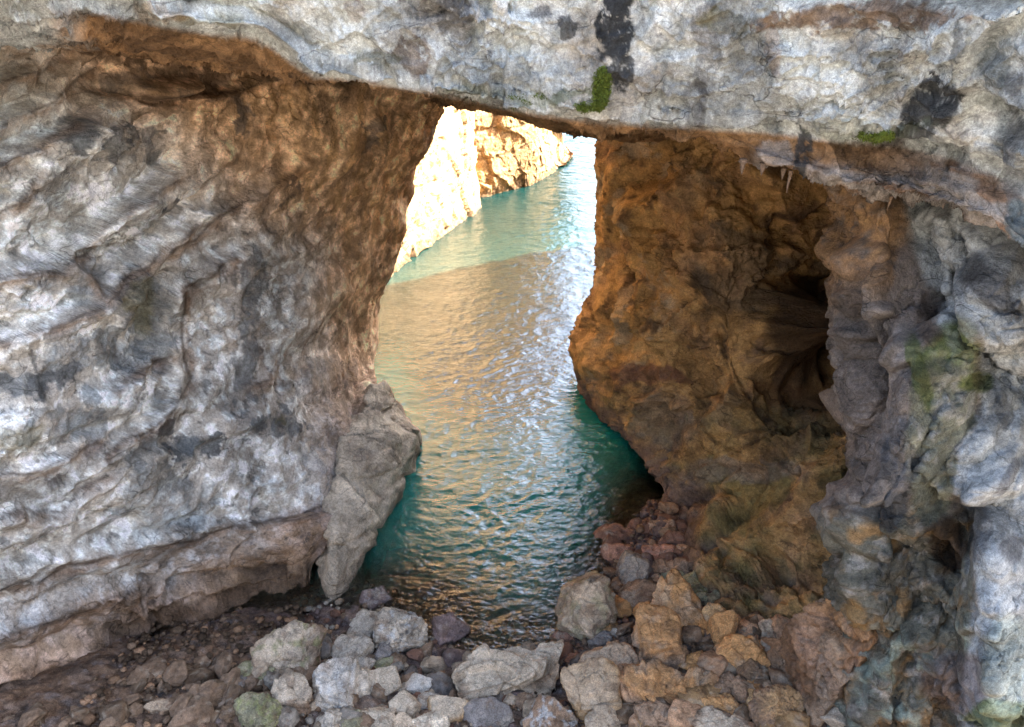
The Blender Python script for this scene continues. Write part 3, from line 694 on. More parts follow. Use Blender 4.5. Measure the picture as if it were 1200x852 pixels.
def build_sea():
    xs = np.unique(np.concatenate([np.linspace(-3000, -40, 20), np.linspace(-40, -9, 30), np.linspace(-9, 10, 360), np.linspace(10, 60, 40), np.linspace(60, 3000, 20)]))
    ys = np.unique(np.concatenate([np.linspace(8, 14, 12), np.linspace(14, 34, 420), np.linspace(34, 90, 420), np.linspace(90, 400, 60), np.linspace(400, 6000, 20)]))
    X, Y = np.meshgrid(xs, ys); x = X.ravel(); y = Y.ravel()
    V = np.stack([x, y, np.zeros_like(x)], 1)
    dep = -ground_z(x, y)
    near = ss(140, 60, y)
    q = np.stack([x * .55 + y * .15, y * 1.0 - x * .12, np.zeros_like(x)], 1)
    q = q + .25 * np.stack([pn(V, .5, 1), pn(V, .5, 2), 0 * x], 1)
    h = .042 * pn(q, .6, 3) + .030 * (1 - 2 * np.abs(pn(q, 1.7, 4))) + .017 * (1 - 2 * np.abs(pn(q, 3.3, 5))) + .009 * pn(q, 6.5, 6)
    amp = (.45 + .55 * ss(0, 1.8, dep)) * (.85 + .55 * fbm(V, .22, 3, 51))
    V[:, 2] = h * near * amp * 1.15
    me = make_mesh('sea', V, grid_faces(len(ys), len(xs))[:, ::-1], None, None, extra={'depth': dep})
    m = bpy.data.materials.new('sea_water'); m.use_nodes = True; nt = m.node_tree; N = nt.nodes; L = nt.links
    N.clear(); out = N.new('ShaderNodeOutputMaterial')
    at = N.new('ShaderNodeAttribute'); at.attribute_name = 'depth'
    tc = N.new('ShaderNodeTexCoord'); mp = N.new('ShaderNodeMapping'); mp.inputs['Scale'].default_value = (.6, 1.1, 1); mp.inputs['Rotation'].default_value = (0, 0, .15)
    L.new(tc.outputs['Object'], mp.inputs['Vector'])
    n1 = N.new('ShaderNodeTexNoise'); n1.inputs['Scale'].default_value = 6.5; n1.inputs['Detail'].default_value = 4; n1.inputs['Distortion'].default_value = .8
    n2 = N.new('ShaderNodeTexNoise'); n2.inputs['Scale'].default_value = 12; n2.inputs['Detail'].default_value = 3
    for n in (n1, n2): L.new(mp.outputs[0], n.inputs['Vector'])
    mu = N.new('ShaderNodeMath'); mu.operation = 'MULTIPLY_ADD'; mu.inputs[1].default_value = .2; L.new(n2.outputs['Fac'], mu.inputs[0]); L.new(n1.outputs['Fac'], mu.inputs[2])
    bp = N.new('ShaderNodeBump'); bp.inputs['Strength'].default_value = .6; bp.inputs['Distance'].default_value = .06; L.new(mu.outputs[0], bp.inputs['Height'])
    tr = N.new('ShaderNodeBsdfTransparent'); df = N.new('ShaderNodeBsdfDiffuse'); gl = N.new('ShaderNodeBsdfGlossy'); gl.inputs['Roughness'].default_value = .04
    gl.inputs['Color'].default_value = (1, 1, 1, 1)
    rg = N.new('ShaderNodeMapRange'); rg.inputs['From Min'].default_value = 4.8; rg.inputs['From Max'].default_value = 6.6; rg.inputs['To Min'].default_value = .04; rg.inputs['To Max'].default_value = .24
    L.new(at.outputs['Fac'], rg.inputs['Value']); L.new(rg.outputs[0], gl.inputs['Roughness'])
    L.new(bp.outputs[0], gl.inputs['Normal'])
    # deeper water takes out the red and shows its own turquoise
    cr = N.new('ShaderNodeValToRGB'); e = cr.color_ramp.elements
    e[0].position = 0; e[0].color = (.92, .97, .96, 1); e[1].position = 1; e[1].color = (.005, .12, .11, 1)
    k = e.new(.22); k.color = (.20, .70, .62, 1); k = e.new(.55); k.color = (.05, .36, .31, 1)
    mr = N.new('ShaderNodeMapRange'); mr.inputs['From Min'].default_value = 0; mr.inputs['From Max'].default_value = 5; L.new(at.outputs['Fac'], mr.inputs['Value'])
    L.new(mr.outputs[0], cr.inputs['Fac']); L.new(cr.outputs[0], tr.inputs['Color'])
    dr = N.new('ShaderNodeValToRGB'); e = dr.color_ramp.elements
    e[0].position = .25; e[0].color = (.02, .40, .33, 1); e[1].position = 1; e[1].color = (.002, .020, .019, 1)
    k = e.new(.72); k.color = (.006, .085, .075, 1)
    md = N.new('ShaderNodeMapRange'); md.inputs['From Max'].default_value = 5.8; L.new(at.outputs['Fac'], md.inputs['Value']); L.new(md.outputs[0], dr.inputs['Fac']); L.new(dr.outputs[0], df.inputs['Color'])
    mf = N.new('ShaderNodeMapRange'); mf.inputs['From Min'].default_value = .5; mf.inputs['From Max'].default_value = 3.6; mf.inputs['To Max'].default_value = .98
    L.new(at.outputs['Fac'], mf.inputs['Value'])
    m1 = N.new('ShaderNodeMixShader'); L.new(mf.outputs[0], m1.inputs[0]); L.new(tr.outputs[0], m1.inputs[1]); L.new(df.outputs[0], m1.inputs[2])
    fi = N.new('ShaderNodeMapRange'); fi.inputs['From Min'].default_value = 5.2; fi.inputs['From Max'].default_value = 6.4; fi.inputs['To Min'].default_value = 1.9; fi.inputs['To Max'].default_value = 1.22
    L.new(at.outputs['Fac'], fi.inputs['Value'])
    fr = N.new('ShaderNodeFresnel'); L.new(fi.outputs[0], fr.inputs['IOR']); L.new(bp.outputs[0], fr.inputs['Normal'])
    m2 = N.new('ShaderNodeMixShader'); L.new(fr.outputs[0], m2.inputs[0]); L.new(m1.outputs[0], m2.inputs[1]); L.new(gl.outputs[0], m2.inputs[2])
    L.new(m2.outputs[0], out.inputs['Surface'])
    me.materials.append(m)
    return link('sea', me, kind='structure', cat='water', label='rippled turquoise sea running through the arch and mirroring golden cliff and sky')

# ------------------------------------------------------------------ boulders
_ico = {}
def ico(n):
    if n not in _ico:
        import bmesh
        bm = bmesh.new(); bmesh.ops.create_icosphere(bm, subdivisions=n, radius=1.0)
        V = np.array([v.co[:] for v in bm.verts]); F = np.array([[v.index for v in f.verts] for f in bm.faces]); bm.free()
        _ico[n] = (V, F)
    return _ico[n]
def boulder_mesh(name, rad, seed, base, top=None, blk=9, sharp=38, strata=0.16, rough=1.45, sub=5, sdir=(0.1, -.15, .98), lichen=None, lich=0.0, holes=0.0, tilt=None, dark=0.3, mat=None, box=0.0, wet=False):
    rs = np.random.RandomState(seed)
    D, F = ico(sub)
    pl = rs.normal(size=(blk, 3)); pl /= np.linalg.norm(pl, axis=1)[:, None]
    dd = rs.uniform(.60, .86, blk)
    tz = tilt or (rs.uniform(-.3, .3), rs.uniform(-.45, .05), 1.0)
    tz = np.array(tz) / np.linalg.norm(tz)
    pl = np.vstack([pl, tz]); dd = np.append(dd, .62)
    if box > 0:
        f2 = np.array([[.15, -1, .12], [1, -.2, .1], [-1, -.15, -.1], [.1, 1, 0]]) + rs.normal(size=(4, 3)) * .15
        f2 /= np.linalg.norm(f2, axis=1)[:, None]; pl = np.vstack([pl, f2]); dd = np.append(dd, [.66] * 4)
    dot = np.clip(D @ pl.T, 1e-3, None)
    r = dd[None, :] / dot
    r = np.minimum(r, 1.3)
    r = -np.log(np.exp(-sharp * r).sum(1) + np.exp(-sharp * 1.15)) / sharp     # soft minimum: rounded edges
    V = D * (r / np.max(r))[:, None] * np.asarray(rad)[None, :]
    s = float(np.mean(rad)); off = seed * 3.7
    nrm = D / np.asarray(rad)[None, :]; nrm /= np.linalg.norm(nrm, axis=1)[:, None]
    Q = V + off
    h = rough * s * (.04 * fbm(Q, 1.2 / s, 3, 1) + .03 * ridged(Q, 2.6 / s, 4, 2) + .014 * fbm(Q, 9 / s, 3, 4))
    f1, f2, _, fa = cell(warp(Q, 1.5 / s, .15 * s, 3), 1.6 / s, 5); h += rough * s * .075 * fa - rough * s * .03 * (1 - ss(0, .08, f2 - f1))
    f1, f2, _, fa = cell(Q, 4.5 / s, 6); h += rough * s * .02 * fa
    if strata > 0:
        w = warp(Q, 1.0 / s, .12 * s, 6) @ np.asarray(sdir)
        h += strata * s * (.24 * layers(w, 3.2 / s, seed % 17, .85) + .16 * layers(w, 8 / s, seed % 13, .8) + .05 * layers(w, 18 / s, 3))
    if strata > .8:
        for fq in (2.6, 5.3):
            w2 = (w * fq / s + .25 * pn(Q, 1.2 / s, 5)) % 1
            h -= strata * s * .055 * ss(.11, .0, np.abs(w2 - .5)) * ss(-.5, .1, pn(Q, 1.5 / s, 7))
    if holes > 0:
        f1, _, _, _ = cell(Q, 5.5 / s, 9); h -= holes * s * .09 * ss(.42, .15, f1)
        f1, _, _, _ = cell(Q, 11 / s, 10); h -= holes * s * .05 * ss(.42, .15, f1)
    V = V + nrm * h[:, None]
    mid = fbm(Q, 2.2 / s, 5, 12, .6); big = fbm(Q, .9 / s, 3, 13)
    c = np.asarray(base)[None, :] * (1 + .4 * big + .55 * mid + .12 * rs.uniform(-1, 1))[:, None]
    c = c.astype(np.float32)
    if top is not None: c = mix(c, top, .85 * ss(.15, .75, (D @ tz) + .35 * mid))  # upper faces recoloured; the orange tops hold painted bounce light
    if dark: c = mix(c, DARK * 1.3, dark * ss(.15, .5, fbm(Q, 2.8 / s, 4, 14)))
    c = mix(c, np.array([.42, .36, .27]), .45 * ss(.1, .5, fbm(Q, 1.5 / s, 4, 18)))
    c = mix(c, np.array([.17, .10, .055]), .5 * ss(.15, .5, fbm(Q, 2.0 / s, 4, 19)))
    if lichen is not None: c = mix(c, lichen, lich * ss(0, .4, fbm(Q, 3.5 / s, 4, 15)))
    if wet: c = c * .8
    return make_mesh(name, V, F, c, mat or M_BOULDER)
COLS = {'tan': (.40,.31,.21), 'ochre': (.40,.25,.115), 'orange': (.46,.25,.10), 'grey': (.29,.25,.195), 'lgrey': (.42,.36,.275), 'white': (.52,.475,.40), 'red': (.21,.11,.07),
        'purple': (.16,.115,.10), 'slate': (.17,.15,.13), 'brown': (.24,.16,.10), 'dbrown': (.13,.085,.05), 'green': (.22,.20,.12), 'cream': (.48,.40,.29), 'pinkish': (.38,.23,.13)}  # ochre and orange put warm bounce light into the right-hand boulders

# ================================================================== BUILD: structure
build_ground(); build_sea()
left_wall(); ARCH = arch(); right_wall(); COLM = near_column()
headland('headland', [(-40, 34), (-16, 33), (-9.5, 37), (-7.2, 40.4), (-5.2, 45), (-2.4, 52.5), (-3.0, 56), (-8, 60), (-14, 63)],
         [46] * 9, [(-6, 3), (-6, 3), (-5, 3), (-5, 3), (-5, 3), (-5, 3), (-5, 2), (-5, 2), (-5, 2)], [-1, 0, .05, .12, .22, .35, .6, 1.0], 80,
         np.array([.48, .32, .17]), 'near sunlit white cliff rising from the water behind the arch', None)
headland('headland', [(-20, 54), (-8, 54.5), (-3, 54.2), (-0.8, 55.6), (1.8, 57.6), (3.7, 61.2), (4.7, 65.5), (3.5, 69), (-2, 74), (-20, 80)],
         [60, 60, 58, 56, 44, 10, 3.2, 4, 12, 30], [(-5, 3), (-5, 3), (-4, 3), (-3, 3), (-2.6, 3), (-1.5, 2), (-1, 0), (-2, -2), (-3, -2), (-6, -2)], [-1, 0, .08, .2, .35, .6, 1.0], 95,
         np.array([.40, .25, .115]), 'farther golden bedded cliff ending in a low point in the sea', None)

# ================================================================== BOULDERS, each traced to its own place
def place(x0, y0, x1, y1, lift=.55):
    cx, cy = (x0 + x1) / 2, (y0 + y1) / 2
    z = 0.3
    for _ in range(12):
        q = PZ(cx, cy, z); t = np.linalg.norm(q - np.array([0, 0, CAMZ])) 
        f = q[1] * cp + (CAMZ - q[2]) * sp_
        rx = (x1 - x0) / 2 * f / FPX; rv = (y1 - y0) / 2 * f / FPX
        g = float(ground_z(q[0], q[1])); z = z * .4 + (g + rv * .85 * lift) * .6
    return q, rx, rv
_k = [0]
SHORT = {'flat yellow green mossy':'mossy block','squarish brown':'square brown block','white crusted layered':'white crusted rock','flat grey green slab':'flat grey green slab','lumpy rock standing':'lumpy white rock',
 'pale tan six':'six sided tan stone','blunt tan block with':'blunt tan block','stepped top':'stepped ochre block','smooth dark blue grey slab':'smooth dark slab','big split slab':'big layered slab','large ochre block with':'sloping ochre block',
 'brown rock crusted':'white lichened brown rock','rounded reddish tan':'reddish tan boulder','tall rounded greenish':'tall rounded boulder','broken orange red':'orange red ledge rock','upright stone leaning':'leaning dark grey stone',
 'long brown ledge':'long brown ledge stone','big orange boulder with':'big orange boulder','big shaded brown block with':'big shaded block','tilted pillar shaped block with':'tilted pillar block','long orange block lying':'long orange block',
 'broad layered orange':'broad grooved rock','flat orange oval':'orange oval boulder','pitted brown boulder with ochre':'pitted ochre rimmed boulder','round mossy green':'round mossy boulder','half sunk in':'half sunk brown stone',
 'olive green lichened':'olive lichened block','knobbly orange':'knobbly orange stone','dark red rock at the':'dark red shore rock','orange red rounded':'orange red rounded rock','warm tan block on':'warm tan block','conglomerate':'orange outcrop'}
LAND = [(962, 770, 45, 90, 'orange outcrop')]
def B(x0, y0, x1, y1, colr, label, name='boulder', group=None, lift=.55, rot=0.0, sub=None, zoff=0.0, over=1.36, asp=.9, cat='boulder', tone=1.0, **kw):
    _k[0] += 1
    q, rx, rv = place(x0, y0, x1, y1, lift)
    big = max(x1 - x0, y1 - y0)
    sub = sub or (6 if big > 44 else 5 if big > 17 else 4)
    rad = (rx * over, rv * over, rv * over * asp)
    if big < 24: kw.setdefault('rough', 1.1)
    top = kw.pop('top', None)
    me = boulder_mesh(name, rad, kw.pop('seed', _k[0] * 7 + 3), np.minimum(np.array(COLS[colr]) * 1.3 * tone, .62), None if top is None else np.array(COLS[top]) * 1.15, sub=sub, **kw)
    for kk, sh in SHORT.items():
        if kk in label: LAND.append(((x0 + x1) / 2, (y0 + y1) / 2, (x1 - x0) / 2, (y1 - y0) / 2, sh))
    o = link(name, me, label, cat, group, loc=tuple(q + np.array([0, 0, zoff])))
    o.rotation_euler = (0, math.radians(rot) * .92, -math.radians(rot) * .2)
    return o
MOSSY = np.array([.24, .25, .10]); LIM = np.array([.50, .49, .45])
B(290,729,386,800,'brown','large angular block with a flat yellow green mossy top against the left wall', top='cream', lichen=MOSSY, lich=.6, box=1, tilt=(.25,-.35,1), seed=11, holes=.4, rot=-8)
B(317,791,373,842,'brown','squarish brown block with a pale rim below the mossy block', top='cream', box=1, seed=5, rot=2)
B(283,776,319,802,'green','small grey green stone left of the brown square block', lichen=MOSSY, lich=.5)
B(276,819,323,858,'green','olive green lichened block at the bottom edge beside the red soil', lichen=MOSSY, lich=.7)
B(270,791,293,815,'slate','dark blue grey stone leaning by the foot of the left wall', top='slate')
B(368,780,421,840,'lgrey','white crusted layered rock right of the brown square block', top='white', strata=.6, sdir=(.5,-.2,.8), lichen=LIM, lich=.6)
B(398,784,441,822,'lgrey','pale sloping block leaning against the white crusted rock', strata=.3, rot=25)
B(382,750,432,782,'grey','flat grey green slab just below the teal pool', top='lgrey', tilt=(.1,-.2,1), rot=-4)
B(411,716,448,755,'grey','smooth grey angular stone at the edge of the teal pool', top='lgrey', tilt=(-.3,-.3,1), dark=0)
B(444,714,491,771,'lgrey','rough white grey lumpy rock standing in the shallows', lichen=LIM, lich=.8, holes=1.0, dark=.6)
B(438,753,467,780,'slate','smooth dark slate coloured stone below the lumpy white rock', dark=0, rough=.6)
B(414,770,438,793,'grey','small pointed grey stone between the slab and the tan hexagonal stone', dark=.1)
B(434,770,467,788,'green','small speckled olive stone above the tan hexagonal stone', lichen=MOSSY, lich=.6)
B(429,783,475,817,'tan','flat topped pale tan six sided stone', top='cream', tilt=(.1,-.25,1), rough=.5, dark=0)
B(475,792,512,817,'lgrey','flat oval whitish stone left of the big layered slab', top='white', tilt=(0,-.1,1), rough=.5, dark=0)
B(452,811,496,846,'tan','blunt tan block with a lighter top under the oval whitish stone', top='cream', box=1, rough=.6, dark=0)
B(489,810,515,834,'slate','dark grey cracked stone right of the blunt tan block', top='lgrey')
B(419,829,466,856,'tan','low rounded tan stone on the bottom edge', top='cream', dark=.05)
B(498,818,550,852,'ochre','ochre block with a stepped top beside the dark slab', top='cream', box=1, rough=.7)
B(456,840,485,862,'tan','pale stone cut by the bottom edge left of the ochre block', dark=0)
B(483,836,520,864,'cream','cream rounded stone cut by the bottom edge below the dark cracked stone', dark=0)
B(396,836,424,860,'green','rough olive stone at the bottom edge right of the square block')
B(372,832,402,860,'lgrey','pale broken stone under the white crusted rock', strata=.3)
B(502,718,545,760,'purple','purple brown drowned rock lapped by white ripples', lift=.2, dark=0, holes=.3, tone=1.3)
B(446,646,516,684,'purple','drowned grey brown rock below the surface nearest the grey buttress', lift=.05, dark=.1, tone=1.4, name='boulder')
B(494,684,546,718,'purple','round purplish drowned rock in the middle of the shallows', lift=.1, dark=.1, tone=1.3)
B(426,690,458,716,'purple','small drowned rock beside the smooth grey angular stone', lift=.3, lichen=LIM, lich=.3)
B(545,818,603,860,'slate','smooth dark blue grey slab under the big layered slab', tilt=(0,-.5,1), rough=.4, dark=0, tone=1.15, zoff=-.15)
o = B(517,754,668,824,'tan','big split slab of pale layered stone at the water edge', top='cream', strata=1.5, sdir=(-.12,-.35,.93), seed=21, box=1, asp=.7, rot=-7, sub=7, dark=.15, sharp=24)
B(590,815,608,833,'tan','small round pale disc like stone under the big layered slab', rough=.5, dark=0)
B(605,815,625,834,'brown','small round brown stone beside the pale disc like stone', rough=.5)
B(618,822,660,850,'green','dark olive stone under the right end of the big layered slab', tone=.7)
B(656,780,730,848,'ochre','large ochre block with a sloping flat top right of the layered slab', top='tan', tilt=(-.15,-.4,1), box=1, seed=31)
B(617,820,678,866,'brown','brown rock crusted with white lichen on the bottom edge', lichen=LIM, lich=.8, tilt=(.4,-.3,1))
B(688,755,745,805,'pinkish','rounded reddish tan boulder left of the big shaded block', top='tan', strata=.3, sdir=(.6,.2,.7), seed=44, dark=0)
B(681,830,733,864,'tan','warm tan block on the bottom edge below the ochre block', box=1, top='tan')
B(662,673,721,759,'tan','tall rounded greenish tan boulder standing alone at the water edge', seed=52, strata=.35, sdir=(.2,-.8,.5), tilt=(0,-.5,1), lichen=MOSSY, lich=.35, dark=.1, asp=.95)
B(649,741,673,755,'red','small dark red stone at the foot of the tall rounded boulder')
B(693,740,719,763,'slate','dark grey stone between the tall boulder and the reddish tan one', dark=0)
B(713,734,728,749,'grey','little light grey stone beside the dark grey one', dark=0)
B(663,767,687,782,'red','flat red brown stone above the large ochre block')
B(702,823,725,836,'lgrey','little whitish stone on the large ochre block side', dark=0)
B(705,614,747,640,'red','dark red rock at the water edge nearest the green shelf', dark=.4)
B(761,607,788,629,'red','dark red block against the right wall, farthest up the shore', top='pinkish', tilt=(0,-.2,1))
B(772,623,799,643,'red','dark red rock just below the farthest red block', top='red')
B(710,635,744,656,'red','orange red rounded rock below the first dark red rock', tone=1.5)
B(748,638,791,662,'red','broken orange red ledge rock between the red rocks', strata=.5, tone=1.6)
B(789,637,808,652,'pinkish','small tan stone against the right wall beside the red rocks')
B(725,649,755,694,'slate','dark grey upright stone leaning above the grey brown one', top='grey', tilt=(-.4,-.3,1), rot=15, dark=.1)
B(755,657,815,678,'brown','long brown ledge stone under the red rocks', strata=.6)
B(730,685,770,720,'brown','rounded grey brown stone right of the tall rounded boulder', top='brown', dark=.1)
B(760,675,778,688,'pinkish','little pink stone above the grey brown stone', dark=0)
B(776,669,801,686,'green','grey green stone behind the big orange boulder', dark=.1)
B(797,669,825,699,'green','round mossy green boulder against the right wall', lichen=MOSSY, lich=.6)
B(757,680,826,748,'orange','big orange boulder with a flat glowing top', top='orange', tilt=(.15,-.35,1), seed=61, dark=.1)
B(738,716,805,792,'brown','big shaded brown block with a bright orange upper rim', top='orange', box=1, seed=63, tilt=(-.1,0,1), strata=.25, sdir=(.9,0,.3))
B(815,693,833,709,'green','small green stone above the round ochre one')
B(831,694,847,711,'green','small green stone at the foot of the right wall')
B(817,713,850,746,'ochre','round ochre green stone left of the tilted pillar stone', dark=.05)
B(828,709,868,768,'orange','tilted pillar shaped block with a sharp orange lit side', top='orange', box=1, seed=71, rot=24, tilt=(-.6,-.2,1), dark=0, rough=.5, over=.95)
B(869,728,892,754,'pinkish','small leaning pinkish slab right of the pillar shaped block', rot=-20, dark=0)
B(886,730,913,755,'tan','small tan pointed stone near the orange outcrop', dark=0)
B(904,725,934,760,'pinkish','rough pink grey rock touching the orange outcrop')
B(832,748,899,790,'orange','long orange block lying below the tilted pillar shaped block', top='orange', rot=-18, seed=75, strata=.3, tilt=(0,-.4,1))
B(893,745,915,786,'grey','upright smooth grey stone at the right end of the long orange block', rough=.5, dark=0)
B(795,762,835,793,'orange','knobbly orange stone right of the big shaded block', holes=.6)
B(859,775,906,806,'dbrown','dark brown rock in the shade below the long orange block')
B(822,789,842,812,'tan','small tan squared stone under the knobbly orange stone', dark=0)
B(837,790,860,818,'brown','small pitted brown stone, left one of a pair', holes=.6)
B(855,793,880,824,'brown','small pitted brown stone with a pointed top, right one of a pair', holes=.4)
B(722,786,826,834,'pinkish','broad layered orange rock with slanting white grooves', top='orange', strata=1.0, sdir=(.55,-.2,.8), seed=83, asp=.75)
B(818,816,875,843,'ochre','flat orange oval boulder above the bottom edge', top='orange', holes=.5, tilt=(0,-.3,1))
B(784,823,825,856,'pinkish','smooth pinkish boulder below the broad layered rock', dark=0, rough=.6)
B(742,829,788,858,'brown','shaded brown block at the bottom edge under the broad layered rock')
B(812,834,877,864,'brown','wide boulder with a pale rim cut by the bottom edge', top='cream', dark=.1)
B(871,812,897,836,'ochre','small ochre stone left of the pitted brown boulder')
B(888,812,943,854,'brown','pitted brown boulder with ochre rims near the orange outcrop', top='ochre', holes=.8)
B(655,638,690,664,'red','lone dark red rock sticking out of the water', dark=.3, lift=.3)
B(215,802,259,838,'dbrown','dark brown stone half sunk in the red soil', top='brown')
B(172,818,202,840,'brown','small pale brown stone lying farthest left on the soil', top='tan')
B(256,826,280,848,'dbrown','small dark stone on the red soil beside the olive block')
# the grey buttress, the conglomerate outcrop and the pale stone at the right corner
me = boulder_mesh('rock_buttress', (1.5, 5.9, 5.9), 8, np.array([.50,.40,.28]), np.array([.62,.55,.43]), blk=20, strata=.22, rough=1.1, sub=7, sharp=11, tilt=(.2,-.1,1), dark=.35, mat=M_ROCK, sdir=(.3,.5,.8), lichen=np.array([.15,.12,.09]), lich=.5)
o = link('rock_buttress', me, 'pale grey rugged rock rising from the water beside the left wall', 'rock', loc=(-5.1, 22.4, -1.1)); o.rotation_euler = (0, 0, math.radians(-7))
me = boulder_mesh('rock_outcrop', (1.05, 1.4, 3.7), 9, np.array([.25,.145,.08]), np.array([.36,.21,.10]), blk=9, box=1, sub=7, sharp=20, dark=.45, holes=.9, mat=M_ROCK, lichen=np.array([.35,.24,.17]), lich=.4)
q = P(966, 772, 12.8); o = link('rock_outcrop', me, 'tall reddish orange conglomerate rock with grey cobbles beside the near column', 'rock', loc=tuple(q)); o.rotation_euler = (math.radians(10), math.radians(8), .3)
B(962,826,1014,866,'lgrey','smooth blue grey stone under the near column at the bottom edge', rough=.5, dark=0, tone=.8, zoff=.2)
cob = [(918,715,926,722),(937,735,947,743),(955,712,965,720),(925,758,938,772),(948,790,960,800),(972,765,982,772),(965,822,975,830)]

# ------------------------------------------------------------------ loose stones filling the gaps
rnd = random.Random(5)
variants = []
for k in range(14):
    colr = ['brown','grey','tan','dbrown','red','lgrey','ochre','purple','slate','pinkish','brown','tan','grey','orange'][k]
    variants.append((colr, boulder_mesh('stone', (1, .9, .72), 200 + k, np.array(COLS[colr]) * .9, np.array(COLS[colr]) * 1.05, sub=4, rough=.8, dark=.2)))
zones = [ # px, py range, count, colours, label, group
 ((300,480),(745,850),46,(0,1,2,5,8,10,12),'small grey or brown stone in the gaps between the pale boulders below the teal pool','small stones among the pale boulders'),
 ((470,690),(760,850),40,(0,2,4,7,8,11),'small wet stone around the big layered slab','small stones around the layered slab'),
 ((690,830),(600,700),50,(4,4,9,0,7,4),'small red brown stone on the shore among the dark red rocks','small red stones on the shore'),
 ((690,930),(690,852),90,(0,6,9,10,11,13,3,6),'small orange brown stone wedged between the boulders under the right wall','small orange stones under the right wall'),
 ((10,300),(775,852),48,(3,10,0,0),'small brown stone lying on the reddish soil','small stones on the soil')]
CNAME = ['brown','grey','tan','dark brown','red','pale grey','ochre','purple','dark slate','pinkish','speckled brown','sandy','light grey','orange']
used = set()
for (xa, xb), (ya, yb), n, cs, lab, grp in zones:
    k = tries = 0
    while k < n and tries < 4000:
        tries += 1
        px, py = rnd.uniform(xa, xb), rnd.uniform(ya, yb)
        if xa == 690 and yb == 700 and (px < 712 - (py - 600) * .3 or px > 790 + (py - 600) * .4): continue
        if xa == 690 and yb == 852 and py < 700 + (px - 780) * .3: continue
        if xa == 10 and (py < 835 - (px - 10) * .3): continue
        if xa == 300 and py < 745 + (480 - px) * .1: py += 12
        s = rnd.uniform(.13, .34) * (1.5 if rnd.random() < .3 else 1)
        ci = rnd.choice(cs); colr, me = variants[ci]
        # name it from the nearest big boulder
        best = min(LAND, key=lambda L_: ((px - L_[0]) / L_[2]) ** 2 + ((py - L_[1]) / L_[3]) ** 2)
        dx, dy = (px - best[0]) / best[2], (py - best[1]) / best[3]
        if dx * dx + dy * dy < .55: continue
        dr = ('right of' if dx > 0 else 'left of') if abs(dx) > abs(dy) * 1.6 else ('below' if dy > 0 else 'above') if abs(dy) > abs(dx) * 1.6 else ('below and right of' if dx > 0 else 'below and left of') if dy > 0 else ('above and right of' if dx > 0 else 'above and left of')
        size = 'tiny' if s < .17 else 'small' if s < .27 else 'fist shaped' if s < .33 else 'chunky'
        lb = '%s %s stone %s the %s' % (size, CNAME[ci], dr, best[4])
        if lb in used: continue
        used.add(lb); k += 1
        z = .2
        for _ in range(8):
            q = PZ(px, py, z); z = float(ground_z(q[0], q[1])) + .06
        o = link('stone', me, lb, 'stone', grp, loc=(q[0], q[1], z + s * .3))
        o.scale = (s * rnd.uniform(.8, 1.3), s, s * rnd.uniform(.7, 1.1))
        o.rotation_euler = (rnd.uniform(-.4, .4), rnd.uniform(-.4, .4), rnd.uniform(0, 6.3))
# pebbles nobody could count
def pebbles():
    rs = np.random.RandomState(3); D, F = ico(1); VV = []; FF = []; CC = []; n = 0
    pal = [np.array(COLS[k]) * .8 for k in ('brown','grey','tan','dbrown','red','lgrey','purple','pinkish')]
    for k in range(5200):
        x = rs.uniform(-10.5, 8.0); y = rs.uniform(11.0, 21.5)
        d = np.interp(x, WLX, WLY) - y
        if d < -1.2 - (1.0 if x < 1 else 0): continue
        if x < -6.5 and rs.rand() < .25: continue
        z = float(ground_z(x, y)); s = rs.uniform(.035, .11) * (1 + .5 * (rs.rand() < .1))
        sc = np.array([rs.uniform(.8, 1.4), 1, rs.uniform(.5, .8)]) * s
        a = rs.uniform(0, 6.3); R = np.array([[math.cos(a), -math.sin(a), 0], [math.sin(a), math.cos(a), 0], [0, 0, 1]])
        VV.append((D * (1 + rs.uniform(-.2, .2, (len(D), 1))) * sc) @ R.T + np.array([x, y, z + .3 * s + .08])); FF.append(F + n); n += len(D)
        if x > 2.4 and y > 15: c = pal[[4, 4, 7, 0, 6][rs.randint(5)]]
        elif x < -6: c = pal[[0, 3, 3, 7][rs.randint(4)]]
        elif x > 2: c = pal[[0, 2, 7, 7, 3][rs.randint(5)]]
        else: c = pal[rs.randint(8)]
        CC.append(np.tile(c * rs.uniform(.6, 1.3), (len(D), 1)))
    me = make_mesh('pebbles', np.concatenate(VV), np.concatenate(FF), np.concatenate(CC), M_BOULDER)
    link('pebbles', me, 'mixed brown and grey pebbles scattered between the boulders', 'pebbles', kind='stuff')
pebbles()

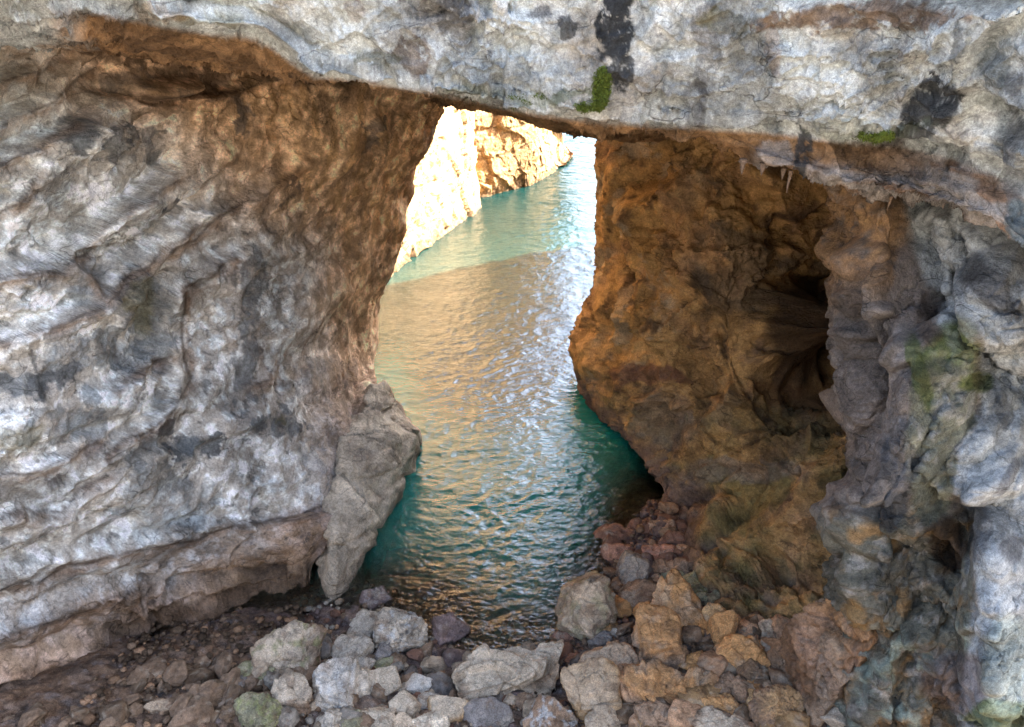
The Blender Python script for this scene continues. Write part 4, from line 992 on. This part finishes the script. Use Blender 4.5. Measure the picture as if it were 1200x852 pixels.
# ------------------------------------------------------------------ moss tufts and stalactites belonging to the rock
M_MOSS = bpy.data.materials.new('moss'); M_MOSS.use_nodes = True
_b = M_MOSS.node_tree.nodes['Principled BSDF']; _b.inputs['Roughness'].default_value = .9
_a = M_MOSS.node_tree.nodes.new('ShaderNodeAttribute'); _a.attribute_name = 'Col'; M_MOSS.node_tree.links.new(_a.outputs['Color'], _b.inputs['Base Color'])
def moss_on(rock, cx, cy, rx, ry, rot, n, seed, label):
    me = rock.data; N_ = len(me.vertices)
    V = np.empty(N_ * 3, np.float32); me.vertices.foreach_get('co', V); V = V.reshape(-1, 3)
    Nv = np.empty(N_ * 3, np.float32); me.vertex_normals.foreach_get('vector', Nv); Nv = Nv.reshape(-1, 3)
    px, py = proj(V); b = blob(px, py, cx, cy, rx, ry, rot) + .9 * fbm(V, 2.2, 3, seed) + .3 * fbm(V, 7, 2, seed + 1)
    idx = np.where((b > .05) & (V[:, 1] < 16.5) & (np.abs(px - cx) < rx * 1.6 + 8) & (np.abs(py - cy) < ry * 1.5 + 6))[0]
    if not len(idx): return
    rs = np.random.RandomState(seed); pick = rs.choice(idx, n)
    c = V[pick] + rs.normal(size=(n, 3)) * .02 + Nv[pick] * rs.uniform(0, .07, (n, 1))
    d1 = rs.normal(size=(n, 3)); d1 /= np.linalg.norm(d1, axis=1)[:, None]; d2 = rs.normal(size=(n, 3)); d2 /= np.linalg.norm(d2, axis=1)[:, None]
    s = rs.uniform(.012, .035, (n, 1))
    VV = np.stack([c - d1 * s, c + d2 * s * .6, c + d1 * s + Nv[pick] * s], 1).reshape(-1, 3)
    cc = np.repeat(np.array([.10, .15, .02]) * rs.uniform(.5, 1.5, (n, 1)) * np.array([1, 1, 1]) + rs.uniform(0, .04, (n, 1)) * np.array([1, .6, 0]), 3, 0)
    link('moss', make_mesh('moss', VV, np.arange(len(VV)).reshape(-1, 3), cc, M_MOSS, smooth=False), label, parent=rock)
moss_on(ARCH, 705, 103, 10, 26, 10, 6000, 5, 'bright green moss tongue below the black streak')
moss_on(ARCH, 686, 124, 12, 4, 0, 900, 6, 'thin green moss fringe at the lip left of the moss tongue')
moss_on(ARCH, 616, 116, 22, 5, 0, 1500, 7, 'small green tufts on the middle of the lip')
moss_on(ARCH, 1028, 157, 24, 6, 0, 3500, 8, 'green moss strip under the pale face on the right')
def stalactite(px, py, Y, ln, r, seed, parent):
    rs = np.random.RandomState(seed); q = P(px, py - 7, Y); ln = ln * (.7 + .6 * rs.rand()); nr, ns = 22, 12; VV = []
    for i in range(nr):
        t = i / (nr - 1); rr = r * (1 - t) ** .8 * (1 + .18 * rs.normal()) + .004
        for j in range(ns):
            a = j / ns * 2 * math.pi; VV.append([q[0] + rr * math.cos(a) + .05 * ln * t * math.sin(t * 5 + seed), q[1] + rr * math.sin(a), q[2] + .15 - (ln + .15) * t])
    FF = [[i * ns + j, (i + 1) * ns + j, (i + 1) * ns + (j + 1) % ns, i * ns + (j + 1) % ns] for i in range(nr - 1) for j in range(ns)]
    VV = np.array(VV); c = np.tile([.22, .155, .11], (len(VV), 1)) * (1 + .3 * fbm(VV, 6, 3, seed))[:, None]
    link('stalactite', make_mesh('stalactite', VV, np.array(FF), c, M_BOULDER), parent=parent)
for px, py, ln, r in [(870,203,.13,.07),(893,208,.06,.06),(917,214,.07,.04),(925,217,.22,.035),(1043,242,.16,.035)]:
    stalactite(px, py, 13.6 if px < 1000 else 13.0, ln, r, int(px), ARCH)
